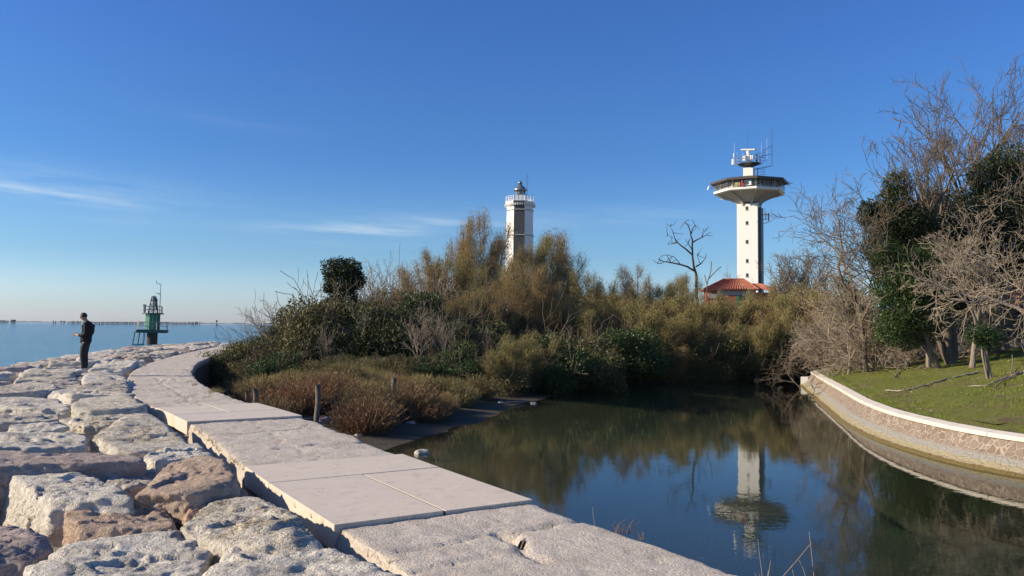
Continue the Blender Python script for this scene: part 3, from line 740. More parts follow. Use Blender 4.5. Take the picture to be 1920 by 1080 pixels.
def hR(p):
    d = sdist(p, RBANK); return np.interp(d, [-1, 0, .4, 12, 24, 40], [-3, -.70, -.66, 1.15, 2.3, 2.6])
def ground(p):
    p = np.atleast_2d(np.asarray(p, float))[:, :2]
    return np.where(sdist(p, RBANK) > 0, hR(p), hL(p))
def gz(x, y): return float(ground([[x, y]])[0])
def PG(px, py, y0=12, y1=120):
    """where the ray through a photo pixel meets the ground"""
    d = ray(px, py); Y = np.arange(y0, y1, .15); t = Y/d[1]; q = np.c_[d[0]*t, Y]; z = CAMZ+d[2]*t; h = ground(q); k = np.argmax(z < h)
    if not (z < h).any(): k = len(Y)-1
    return np.array([q[k, 0], q[k, 1], h[k]])

def terrain():
    xs = np.unique(np.r_[-9000, -3000, -900, -300, -120, -70, -45, np.arange(-30, 34, .5), 36, 40, 46, 55, 70, 100, 160, 300, 900, 3000, 9000])
    ys = np.unique(np.r_[-200, -60, -20, -8, -4, np.arange(0, 66, .5), np.arange(66, 100, 3), 110, 130, 170, 250, 400, 900, 3000, 9000, 20000])
    X, Y = np.meshgrid(xs, ys, indexing='ij'); p = np.c_[X.ravel(), Y.ravel()]
    z = hL(p); near = (np.abs(p[:, 0]) < 40) & (p[:, 1] < 70)
    z = z+np.where(near, .05*fbm(np.c_[p, z*0], .9, 4)*np.interp(z, [-2, -1.5, -1.2], [1, .35, 1]), 0)
    z = np.where(sdist(p, RBANK) > -2.2, np.minimum(z, -3.0), z)
    seaside = to_st_fast(p) > 1.0
    z = np.where(seaside & (p[:, 1] < 100), -4.5, z); z = np.where((p[:, 0] < -14) & (p[:, 1] > 80), -4.5, z)
    idx = np.arange(len(z)).reshape(X.shape); f = np.stack([idx[:-1, :-1], idx[1:, :-1], idx[1:, 1:], idx[:-1, 1:]], -1).reshape(-1, 4)
    tag(mesh_obj('ground', np.c_[p, z], f, M['soil'], smooth=True), kind='structure')
def to_st_fast(p):
    out = np.empty(len(p)); E_ = EDGE[::2]; N_ = NL[::2]
    for i in range(0, len(p), 4000):
        q = p[i:i+4000]; k = ((q[:, None, :]-E_[None])**2).sum(2).argmin(1); out[i:i+4000] = ((q-E_[k])*N_[k]).sum(1)
    return out
terrain()

def grass_bank():
    n = len(CURVE); t_ = np.gradient(CURVE, axis=0); t_ /= np.linalg.norm(t_, axis=1, keepdims=True); nr_ = np.c_[t_[:, 1], -t_[:, 0]]
    xs = np.arange(8, 60, .3); ys = np.arange(8, 64, .3); X, Y = np.meshgrid(xs, ys, indexing='ij'); p = np.c_[X.ravel(), Y.ravel()]
    d = sdist(p, RBANK); z = hR(p)+.05*fbm(np.c_[p, p[:, :1]*0], .7, 4); keep = d > -.0
    z = np.where(d < .5, z-.0, z)
    idx = np.arange(len(z)).reshape(X.shape); f = np.stack([idx[:-1, :-1], idx[1:, :-1], idx[1:, 1:], idx[:-1, 1:]], -1).reshape(-1, 4)
    d2 = d[f].min(1); f = f[d2 > .42]
    z = z+.035*fbm(np.c_[p, p[:, :1]*0], 1.9, 4)*(d > .9)
    # snap: add a border strip right behind the coping
    a = CURVE+nr_*.26; b = CURVE+nr_*.95; zb = hR(b)+.05*fbm(np.c_[b, b[:, :1]*0], .7, 4)+.004
    base = len(p); v = np.r_[np.c_[p, z], np.c_[a, np.full(n, -.685)], np.c_[b, zb]]
    i = np.arange(n-1); f2 = np.stack([base+i, base+n+i, base+n+i+1, base+i+1], -1)
    tag(mesh_obj('grass_slope', v, np.r_[f, f2[:, ::-1]], M['grassg'], smooth=True), kind='structure')
    return nr_
NRM = grass_bank()

def retaining_wall():
    root = empty('retaining_wall', (0, 0, 0)); tag(root, 'curved retaining wall with white coping and red brown crazy paving above the lagoon', 'wall')
    n = len(CURVE); s = np.r_[0, np.cumsum(np.linalg.norm(np.diff(CURVE, axis=0), axis=1))]
    prof = [(.04, -.83, .0), (.0, -.87, .04), (-.10, -1.06, .2), (-.22, -1.2, .4), (-.36, -1.34, .6), (-.50, -1.43, .76), (-.62, -1.50, .86), (-.66, -1.62, 1.02), (-.68, -1.9, 1.4), (-.70, -2.9, 2.)]
    V = []; U = []
    for o_, z, v in prof:
        nz = .012*fbm(np.c_[s, np.full(n, z), s*0], 2.5, 3); V.append(np.c_[CURVE+NRM*(o_+nz)[:, None], np.full(n, z)]); U.append(np.c_[s, np.full(n, v)])
    k = len(prof); V = np.concatenate(V); U = np.concatenate(U); idx = np.arange(k*n).reshape(k, n)
    f = np.stack([idx[:-1, :-1], idx[:-1, 1:], idx[1:, 1:], idx[1:, :-1]], -1).reshape(-1, 4)
    o = mesh_obj('stone_face', V, f, M['paving'], root, smooth=True)
    uv = o.data.uv_layers.new(name='UVMap'); uv.data.foreach_set('uv', U[f.ravel()].astype(np.float32).ravel())
    # coping as a swept block
    pr = [(-.03, -.835), (-.035, -.762), (-.015, -.74), (.25, -.69), (.28, -.705), (.28, -.9)]
    V = [np.c_[CURVE+NRM*(o_+.006*fbm(np.c_[s, s*0+o_, s*0+z], 3, 3))[:, None], z+.006*fbm(np.c_[s, s*0+z, s*0], 1.2, 2)] for o_, z in pr]
    V = np.concatenate(V); m_ = len(pr); idx = np.arange(m_*n).reshape(m_, n)
    f = [tuple(q) for q in np.stack([idx[:-1, :-1], idx[1:, :-1], idx[1:, 1:], idx[:-1, 1:]], -1).reshape(-1, 4)]+[tuple(idx[::-1, -1]), tuple(idx[:, 0])]
    o = mesh_obj('coping', V, f, M['coping'], root, bevel=.008); uv = o.data.uv_layers.new(name='UVMap'); us = np.tile(s, m_)
    for l_ in o.data.loops: uv.data[l_.index].uv = (us[l_.vertex_index], 0)
    # crumbled end block
    g = G(); e = CURVE[-1]; g.box((e[0]-.1, e[1]+.1, -1.42), (.8, .5, .8), .6); g.build('wall_end', M['conc_grey'], root, bevel=.05)
retaining_wall()

# ------------------------------------------------------------------ waters, far coast
def waters():
    q = np.array([st([s], [.9])[0] for s in np.arange(0, 72, 3)])
    poly = [(60, -40)]+[tuple(q[0]+np.array([6, -12]))]+[tuple(a) for a in q if a[1] < 52]+[(60, 64)]
    v = [(x, y, WATER) for x, y in poly]; c = (14, 24, WATER)
    o = mesh_obj('lagoon_water', [c]+v, [(0, (i+1) % len(v)+1, i+1) for i in range(len(v))], M['lagoon']); tag(o, kind='structure')
    sp = [(-30000, -2000), (-2000, -2000), tuple(q[0]+np.array([6, -12]))]+[tuple(a) for a in q]+[(-10, 110), (-10, 400), (400, 1500), (12000, 30000), (-30000, 30000)]
    v = [(x, y, WATER) for x, y in sp]
    o = mesh_obj('sea', v, [tuple(range(len(v)))[::-1]], M['sea'])
    import bmesh
    b = bmesh.new(); b.from_mesh(o.data); bmesh.ops.triangulate(b, faces=b.faces[:]); b.normal_update()
    for f in b.faces:
        if f.normal.z < 0: f.normal_flip()
    b.to_mesh(o.data); b.free(); tag(o, kind='structure')
    b = bmesh.new(); l = bpy.data.objects['lagoon_water'].data; b.from_mesh(l); b.normal_update()
    for f in b.faces:
        if f.normal.z < 0: f.normal_flip()
    b.to_mesh(l); b.free()
waters()
def coast():
    az = np.radians(np.arange(-42, 12, .06)); D = 5200.; x = D*np.sin(az); y = D*np.cos(az); n = len(az)
    h = 7+3.5*fbm(np.c_[x/60, y/60, y*0], 1, 4)+2*fbm(np.c_[x/14, y/14, y*0], 1, 3); h = h.clip(2.5, 16)*np.interp(np.degrees(az), [-34, -24, -16], [1.1, .9, .55])
    v = np.concatenate([np.c_[x, y, np.full(n, -2.)], np.c_[x*1.002, y*1.002, h-1.5], np.c_[x*1.01, y*1.01, h-1.0], np.c_[x*1.03, y*1.03, np.full(n, -2.)]])
    idx = np.arange(4*n).reshape(4, n); f = np.stack([idx[:-1, :-1], idx[:-1, 1:], idx[1:, 1:], idx[1:, :-1]], -1).reshape(-1, 4)
    tag(mesh_obj('far_shore', v, f, M['coast']), kind='structure')
coast()
# ------------------------------------------------------------------ control tower
def at_px(name, px, py, Y, zbase):
    q = PD(px, py, Y); return empty(name, (q[0], Y, zbase))
def face_cam(o, off=0.0):
    """yaw so that the local -Y side faces the camera, plus an offset"""
    o.rotation_euler[2] = math.atan2(-o.location.x, o.location.y)*1.0+off
def tower():
    D = 120.; u = D/F; zb = 0.0
    root = at_px('control_tower', 1405.5, 520, D, zb); tag(root, 'tall white control tower with a dark octagonal cabin and radar mast', 'tower'); face_cam(root, math.radians(-11))
    Zp = lambda py: PD(1405, py, D)[2]-zb
    zt = Zp(384); w = 38*u; g = G()
    g.box((0, 0, zt/2), (w, w, zt)); g.build('shaft', M['white_paint'], root, bevel=.03)
    g = G(); g.box((w/2+.2, -.1, zt/2-.3), (.4, w*.6, zt-.6)); g.build('stair_duct', M['metal_dark'], root)
    for py in (393, 420, 455, 490.5, 517):
        g = G(); z = Zp(py); g.box((-.05, -w/2-.005, z), (.36, .06, .5)); f = g.build('window', M['hole'], root)
        g = G(); g.box((-.05, -w/2-.03, z-.28), (.44, .1, .06)); g.build('sill', M['conc_grey'], f)
    # flared bracket head: eight ribs and a shell
    R = 66*u; zf = Zp(360.5); k = 8; rot = math.pi/8
    zl = Zp(380.8)
    g = G(); prof = []
    for t in np.linspace(0, 1, 9):
        r = w*.60+(R*.97-w*.60)*t; prof.append((r*(1-.10*t*(1-t)*4), zl+(zf-.38-zl)*(t**.78)))
    g.lathe([(r*.93, z) for r, z in prof], 8, rot=rot); g.build('bracket_shell', M['conc_grey'], root)
    g = G()
    for i in range(8):
        a = rot+i*math.pi/4; cs, sn = math.cos(a), math.sin(a)
        pr = [(w*.45, zl-1.2)]+[(r*1.02+.06, z-.10) for r, z in prof]+[(w*.45, zf-.35)]
        n = len(pr); v = []
        for s_ in (-.14, .14): v += [(r*cs-s_*sn, r*sn+s_*cs, z) for r, z in pr]
        g.add(v, [tuple(range(n))[::-1], tuple(range(n, 2*n))]+[(j, (j+1) % n, n+(j+1) % n, n+j) for j in range(n)])
    g.build('rib', M['conc_grey'], root)
    g = G(); g.lathe([(R*.95, zf-.36), (R, zf-.26), (R, zf+.06), (R*.96, zf+.06)], 8, rot=rot); g.build('balcony_floor', M['white_paint'], root, bevel=.02)
    zr = Zp(345)
    g = G(); g.lathe([(R*.80, zf+.06), (R*.80, zf+.55)], 8, rot=rot); g.build('parapet', M['conc_grey'], root)
    g = G(); g.lathe([(R*.77, zf+.5), (R*.80, zr+.3)], 8, rot=rot); g.build('cabin_glass', M['glass_dark'], root)
    for i in range(8):
        a0 = rot+i*math.pi/4; a1 = a0+math.pi/4; p0 = np.array([math.cos(a0), math.sin(a0)])*R*.81; p1 = np.array([math.cos(a1), math.sin(a1)])*R*.81
        g = G(); g.tube([(p0[0], p0[1], zf+.2), (p0[0]*.995, p0[1]*.995, zr+.3)], .10, 4); g.build('corner_post', M['white_paint'], root)
        g = G()
        for t in (.2, .4, .6, .8):
            q = p0+(p1-p0)*t; g.tube([(q[0], q[1], zf+.8), (q[0], q[1], zr+.2)], .035, 4)
        g.build('mullion', M['metal_grey'], root)
        # balcony railing
        q0 = p0/R/.81*R*.985; q1 = p1/R/.81*R*.985; g = G()
        for hh in (.45, .75, 1.1): g.tube([(q0[0], q0[1], zf+.06+hh), (q1[0], q1[1], zf+.06+hh)], .028, 4)
        for t in np.linspace(0, 1, 7)[:-1]:
            q = q0+(q1-q0)*t; g.tube([(q[0], q[1], zf+.2), (q[0], q[1], zf+1.33)], .03, 4)
        g.build('railing', M['metal_grey'], root)
    Rr = R*1.09
    g = G(); g.lathe([(R*.82, zr+.15), (Rr, zr-.1), (Rr, zr+.22), (R*.15, zr+1.15)], 8, rot=rot); g.build('cabin_roof', M['roof_dark'], root)
    for i in (1, 3, 5, 7):
        a = rot+i*math.pi/4; g = G(); g.tube([(math.cos(a)*R*.98, math.sin(a)*R*.98, zf), (math.cos(a)*R*1.02, math.sin(a)*R*1.02, zr)], .05, 4); g.build('strut', M['metal_dark'], root)
    # things on the balcony
    g = G(); g.box((.75, -R*.88, zf+.62), (.95, .35, .7)); f = g.build('air_conditioner', M['white_clean'], root)
    g = G(); g.lathe([(.26, 0), (.26, .03)], 14); h = g.build('fan_grille', M['metal_dark'], f); h.rotation_euler = (math.pi/2, 0, 0); h.location = (.6, -R*.88-.2, zf+.62)
    g = G(); g.box((-.75, -R*.87, zf+.55), (.75, .4, .55)); g.build('yellow_box', M['yellow'], root)
    g = G(); g.box((-.02, -R*.96, zf+.55), (.22, .08, .75)); g.box((.12, -R*.96, zf+.35), (.3, .06, .3)); g.build('red_life_ring_board', M['red_paint'], root)
    # neck and antenna platform
    za = Zp(331); zc = Zp(309); wn = 1.45
    g = G(); g.box((0, 0, (za-1+zc)/2-.5), (wn, wn, zc-za+1.0-.1)); g.build('mast_base', M['white_paint'], root, bevel=.03)
    g = G(); g.box((0, 0, zc-.75), (1.15, 1.15, .9)); g.build('mast_neck', M['metal_dark'], root)
    g = G(); g.lathe([(.7, zc-.30), (1.75, zc+.05), (1.75, zc+.14), (.2, zc+.22)], 8, rot=rot); g.build('antenna_platform', M['metal_dark'], root)
    g = G()
    for i in range(8):
        a0 = rot+i*math.pi/4; a1 = a0+math.pi/4; r = 1.7
        for hh in (.5, 1.0): g.tube([(r*math.cos(a0), r*math.sin(a0), zc+hh+.2), (r*math.cos(a1), r*math.sin(a1), zc+hh+.2)], .035, 4)
        g.tube([(r*math.cos(a0), r*math.sin(a0), zc), (r*math.cos(a0), r*math.sin(a0), zc+1.25)], .04, 4)
    g.build('railing', M['metal_grey'], root)
    g = G(); g.box((-.65, -.6, zc+.85), (.45, .3, .65)); g.box((.5, -.6, zc+.95), (.45, .3, .6)); g.box((.05, .2, zc+.7), (.7, .6, .9)); g.build('equipment_cabinet', M['white_clean'], root)
    g = G(); g.lathe([(.22, zc+.2), (.22, zc+1.75), (.3, zc+1.8), (.3, zc+2.1)], 12, c=(-.1, 0, 0)); g.box((-.05, 0, zc+1.3), (1.5, 1.0, .07)); g.build('radar_pedestal', M['white_clean'], root)
    g = G(); c_ = np.array([-.1, 0, zc+2.32]); R_ = Matrix.Rotation(math.radians(13), 3, 'Y') @ Matrix.Rotation(math.radians(-35), 3, 'Z'); g.box(c_, (3.1, .26, .26), R=[list(r) for r in R_]); g.build('radar_bar', M['metal_grey'], root, bevel=.05)
    for x, y, z0, z1, m_ in ((-2.15, -.2, .4, 3.6, 'white_clean'), (-.25, .3, 1.7, 5.3, 'metal_dark'), (-1.0, .4, .6, 2.2, 'white_clean'), (1.75, .4, .4, 3.3, 'white_clean'), (2.6, .2, .8, 3.8, 'white_clean'), (-1.8, .1, .3, 2.1, 'white_clean')):
        g = G(); g.tube([(x, y, zc+z0), (x, y, zc+z1)], [.024, .014], 5); g.build('antenna', M[m_], root)
    g = G(); g.tube([(-2.25, -.3, zc+.15), (-2.25, -.3, zc+1.0)], .26, 8); g.tube([(-2.2, -.2, zc+1.3), (-2.2, -.2, zc+1.9)], .1, 6); g.tube([(-2.2, -.2, zc+.2), (-1.6, -.1, zc+.2)], .05, 4); g.build('drum_antenna', M['white_clean'], root)
    # lattice dipoles to the right
    g = G(); X = 3.35; g.tube([(X, 0, zc-.5), (X, 0, zc+2.6)], .04, 4); g.tube([(X, 0, zc+2.6), (1.9, 0, zc+1.9)], .04, 4); g.tube([(X, 0, zc-.45), (.8, 0, zc-.75)], .05, 4); g.tube([(X, 0, zc+1.3), (1.8, 0, zc+1.2)], .03, 4)
    g.tube([(X+.02, 0, zc+2.6), (X+.02, 0, zc+5.2)], .03, 4)
    for z_ in (.5, .9, 1.3, 1.7): g.tube([(2.3, -.3, zc+z_), (2.3, .3, zc+z_)], .03, 4); g.tube([(1.9, 0, zc+z_), (2.5, 0, zc+z_)], .03, 4)
    g.build('dipole_frame', M['metal_dark'], root)
    g = G()
    for i in range(14):
        a = i*.9; x = 1.4+.4*math.cos(a); z_ = zc+.0+.12*i; g.tube([(x, .3*math.sin(a), z_), (x+.3*math.cos(2*a), .1, z_+.28)], .05, 4)
    g.build('cable_bundle', M['metal_dark'], root)
    g = G(); g.tube([(1.25, -.2, za-.5), (1.25, -.2, za+1.2)], .06, 5)
    for z_ in (.1, .5, .9): g.tube([(1.25, -.2, za+z_), (2.3, -.2, za+z_+.05)], .03, 4)
    g.tube([(2.25, -.2, za+.05), (2.25, -.2, za+1)], .025, 4); g.build('yagi_antenna', M['metal_dark'], root)
    # dish at the left rim, small aerials at the right rim and beside the shaft
    g = G(); g.lathe([(.02, 0), (.2, .05), (.33, .16), (.36, .2)], 14); o = g.build('dish_antenna', M['white_clean'], root); o.location = (-R*1.12, -.4, zf+.95); o.rotation_euler = (math.radians(70), 0, math.radians(-60))
    g = G(); g.tube([(-R*1.1, -.4, zf+1.0), (-R*.9, -.3, zf+.9)], .04, 4); g.tube([(R*.98, .3, zf+.9), (R*1.18, .3, zf+.95)], .035, 4)
    for t in (0, .12, .24, .36): g.tube([(R*(1.04)+t, .3, zf+.6), (R*1.04+t, .3, zf+1.3)], .02, 4)
    g.build('aerial_arm', M['metal_dark'], root)
    z5 = Zp(408); g = G(); g.box((w/2+.95, -.5, z5), (.22, .22, 1.1)); g.build('panel_antenna', M['white_clean'], root)
    g = G(); g.box((w/2+1.35, -.3, z5-.1), (.12, .3, 1.2)); g.tube([(w/2, -.3, z5+.3), (w/2+1.4, -.3, z5+.3)], .04, 4); g.tube([(w/2, -.3, z5-.4), (w/2+1.4, -.3, z5-.4)], .04, 4); g.build('antenna_bracket', M['metal_dark'], root)
tower()

# ------------------------------------------------------------------ lighthouse
def lighthouse():
    D = 179.; u = D/F; zb = 0.
    root = at_px('lighthouse', 974.5, 450, D, zb); tag(root, 'octagonal white and black lighthouse with a railed gallery and domed lantern', 'lighthouse'); face_cam(root, math.radians(0))
    Zp = lambda py: PD(974, py, D)[2]-zb
    R = 26.2*u; k = 8; rot = math.pi/8+math.radians(-3)
    zt = Zp(384); r0 = R*1.16
    # one side face is painted black, the others white
    g = G(); b = G(); a = np.arange(8)*math.pi/4+rot
    lv = [(r0, 0), (R*1.0, Zp(400)), (R*.965, zt)]
    for i in range(8):
        i2 = (i+1) % 8; black = (i in (5,))
        for (ra, za), (rb, zb_) in zip(lv[:-1], lv[1:]):
            v = [(ra*math.cos(a[i]), ra*math.sin(a[i]), za), (ra*math.cos(a[i2]), ra*math.sin(a[i2]), za), (rb*math.cos(a[i2]), rb*math.sin(a[i2]), zb_), (rb*math.cos(a[i]), rb*math.sin(a[i]), zb_)]
            (b if black else g).add(v, [(0, 1, 2, 3)])
    g.build('shaft', M['white_paint'], root); b.build('black_face', M['black_paint'], root)
    for py, r in ((396, R*1.03), (443, R*1.06)):
        g = G(); z = Zp(py); g.lathe([(r, z-.08), (r+.1, z-.04), (r+.1, z+.08), (r, z+.12)], 8, rot=rot); g.build('band', M['conc_grey'], root)
    g = G()
    for i in range(40):
        t = i*2*math.pi/40; g.box((R*1.04*math.cos(t), R*1.04*math.sin(t), zt-.25), (.5, .2, .45), rz=t)
    g.build('corbels', M['white_paint'], root)
    zg = Zp(381); g = G(); g.lathe([(R*.96, zt-.15), (R*1.10, zt), (R*1.12, zg+.15), (R*1.0, zg+.17)], 8, rot=rot); g.build('gallery_floor', M['white_paint'], root)
    # the front of gallery above the black face
    g = G(); i = 5; q0 = np.array([math.cos(a[i]), math.sin(a[i])])*R*1.125; q1 = np.array([math.cos(a[i+1]), math.sin(a[i+1])])*R*1.125
    g.add([(q0[0], q0[1], zt-.0), (q1[0], q1[1], zt-.0), (q1[0], q1[1], zg+.16), (q0[0], q0[1], zg+.16)], [(0, 1, 2, 3)]); g.build('black_gallery_edge', M['black_paint'], root)
    zr = Zp(370)
    for i in range(8):
        i2 = (i+1) % 8; q0 = np.array([math.cos(a[i]), math.sin(a[i])])*R*1.06; q1 = np.array([math.cos(a[i2]), math.sin(a[i2])])*R*1.06; g = G()
        for t in np.linspace(0, 1, 4)[:-1]:
            q = q0+(q1-q0)*t; g.tube([(q[0], q[1], zg), (q[0], q[1], zr)], .06, 4)
        for h in (.35, .7, 1.0): g.tube([(q0[0], q0[1], zg+(zr-zg)*h), (q1[0], q1[1], zg+(zr-zg)*h)], .045, 4)
        if i in (5,):
            c = (q0+q1)/2; e = q1-q0; g.box((c[0]*.99, c[1]*.99, (zg+zr)/2+.05), (np.linalg.norm(e), .08, (zr-zg)*.9), rz=math.atan2(e[1], e[0]))
        g.build('railing', M['white_clean'], root)
    rl = 12.2*u*.92
    g = G(); g.lathe([(rl*1.02, zg), (rl*1.02, zr-.15), (rl*1.1, zr-.1), (rl*1.1, zr)], 16); g.build('lantern_base', M['white_paint'], root)
    zl = Zp(357.5)
    gm = MT('lantern_glass', .05, .5); gm.set('Base Color', (.75, .85, .85)); gm.set('Transmission Weight', .9); gm.set('IOR', 1.1)
    g = G(); g.lathe([(rl*.86, zr), (rl*.86, zl)], 16); g.build('lantern_glass', gm.m, root)
    g = G(); g.lathe([(rl*.2, zr), (rl*.42, zr+.5), (rl*.42, zl-.3), (rl*.1, zl)], 12); g.build('lens', M['metal_grey'], root)
    g = G()
    for i in range(8):
        t = i*math.pi/4+.2; g.tube([(rl*.9*math.cos(t), rl*.9*math.sin(t), zr), (rl*.9*math.cos(t), rl*.9*math.sin(t), zl)], .055, 4)
    g.build('glazing_bars', M['metal_dark'], root)
    zd = Zp(349); za = Zp(343); g = G(); e = rl*1.12
    g.lathe([(e, zl-.05), (e*1.06, zl+.1), (e*.86, zl+.45), (e*.62, zl+.85), (e*.3, zd+.25), (.3, zd+.5), (.2, zd+.9), (.42, za-.3), (.48, za), (.3, za+.35), (.05, za+.5)], 20)
    g.build('dome', M['lead'], root, smooth=True)
    g = G(); x = (987.5-974.5)*u; g.tube([(x, -.3, zg), (x, -.3, Zp(325))], [.07, .035], 5)
    for dx in (-1.5, 1.5): g.tube([(x, -.3, Zp(327)), (x+dx, .2, zg+.3)], .012, 3)
    g.build('antenna', M['metal_dark'], root)
    for px_ in ((-19, 471), (20, 489)):
        pass
lighthouse()

# ------------------------------------------------------------------ red house
def house():
    D = 87.; u = D/F; root = at_px('house', 1372, 545, D, .3); tag(root, 'low red house with a hipped terracotta tile roof at the foot of the tower', 'house'); face_cam(root, math.radians(6))
    Zp = lambda py: PD(1372, py, D)[2]-.3
    ze = Zp(542); zr = Zp(520.5); x0 = (1320-1372)*u; x1 = (1421-1372)*u; dp = 5.2
    g = G(); g.box(((x0+x1)/2+.1, dp/2+.35, ze/2), (x1-x0-.7, dp, ze)); g.build('wall', M['red_wall'], root)
    g = G(); g.box(((x0+x1)/2+.55, .32, ze-.42), (x1-x0-2.0, .07, .5)); g.build('eave_band', M['grey_wall'], root)
    ov = .25; a = (x0, -.15, ze); b = (x1, -.15, ze); c = (x1, dp+.6, ze); d = (x0, dp+.6, ze); e = ((1362-1372)*u, dp*.5+.2, zr); f = ((1399-1372)*u, dp*.5+.2, zr)
    # roof as corrugated front plus hips
    def corr(p0, p1, q1, q0, n):
        p0, p1, q1, q0 = map(np.array, (p0, p1, q1, q0)); V = []; fs = []; m_ = n*4+1
        nrm = np.cross(p1-p0, q0-p0); nrm /= np.linalg.norm(nrm)
        for i in range(m_):
            t = i/(m_-1); o_ = nrm*.055*math.sin(t*n*2*math.pi); V += [p0+(p1-p0)*t+o_, q0+(q1-q0)*t+o_*.8]
        for i in range(m_-1): fs.append((2*i, 2*i+2, 2*i+3, 2*i+1))
        return V, fs
    g = G(); L_ = (x1-x0)/.27
    g.add(*corr(a, b, f, e, int(L_))); g.add(*corr(b, c, f, f, 20)); g.add(*corr(c, d, e, f, int(L_))); g.add(*corr(d, a, e, e, 20))
    g.box(((x0+x1)/2, dp/2+.2, ze-.06), (x1-x0-.1, dp+.6, .08)); g.tube([e, f], .1, 6); g.tube([a, e], .09, 6); g.tube([b, f], .09, 6); g.build('roof', M['tiles'], root)
    # lower wing to the right
    x2 = (1458-1372)*u; z2 = Zp(529); g = G(); g.box(((x1+x2)/2-.2, 2.9, (ze-.3)/2), (x2-x1, 4, ze-.35)); g.build('wing_wall', M['red_wall'], root)
    g = G(); g.add(*corr((x1-.4, .5, ze-.1), (x2, .5, ze-.1), (x2-1.6, 2.8, z2), (x1-.4, 2.8, z2), 10)); g.add(*corr((x2, .5, ze-.1), (x2, 5, ze-.1), (x2-1.6, 2.8, z2), (x2-1.6, 2.8, z2), 12)); g.build('wing_roof', M['tiles'], root)
    xw = (1392-1372)*u; zw = Zp(564); g = G(); g.box((xw, .33, zw), (.75, .06, 1.05)); w_ = g.build('window', M['hole'], root)
    g = G(); g.box((xw-.48, .28, zw), (.34, .06, 1.1)); g.build('shutter', M['shutter'], w_)
    g = G(); g.box((xw+.40, .28, zw), (.16, .06, 1.1)); g.build('shutter', M['shutter'], w_)
    g = G(); g.box((x0+.9, .25, ze-.75), (1.1, .12, .5)); g.build('light_panel', M['grey_wall'], root)
house()

# old brick building among the trees at the right edge
def brick():
    D = 42.; q = PD(1935, 500, D); root = empty('brick_building', (q[0]+1.2, D, 1.2)); tag(root, 'old orange brick building half hidden behind the bare trees at the right edge', 'building')
    g = G(); g.box((.3, 1.5, 1.9), (4.4, 3, 3.8)); g.build('wall', M['brick'], root)
    g = G(); g.box((-1.1, -.02, 1.7), (.7, .1, 1.3)); w_ = g.build('window', M['hole'], root); g = G(); g.box((-1.1, -.05, 1.0), (.9, .16, .1)); g.build('sill', M['conc_grey'], w_)
    g = G(); g.prism([(-2.2, -.3), (2.8, -.3), (2.8, 3.3), (-2.2, 3.3)], 3.8, 3.98); g.add([(-2.2, -.3, 3.98), (2.8, -.3, 3.98), (2.8, 3.3, 3.98), (-2.2, 3.3, 3.98), (-.6, 1.5, 4.9), (1.2, 1.5, 4.9)], [(0, 1, 5, 4), (1, 2, 5), (2, 3, 4, 5), (3, 0, 4)]); g.build('roof', M['tiles'], root)
brick()

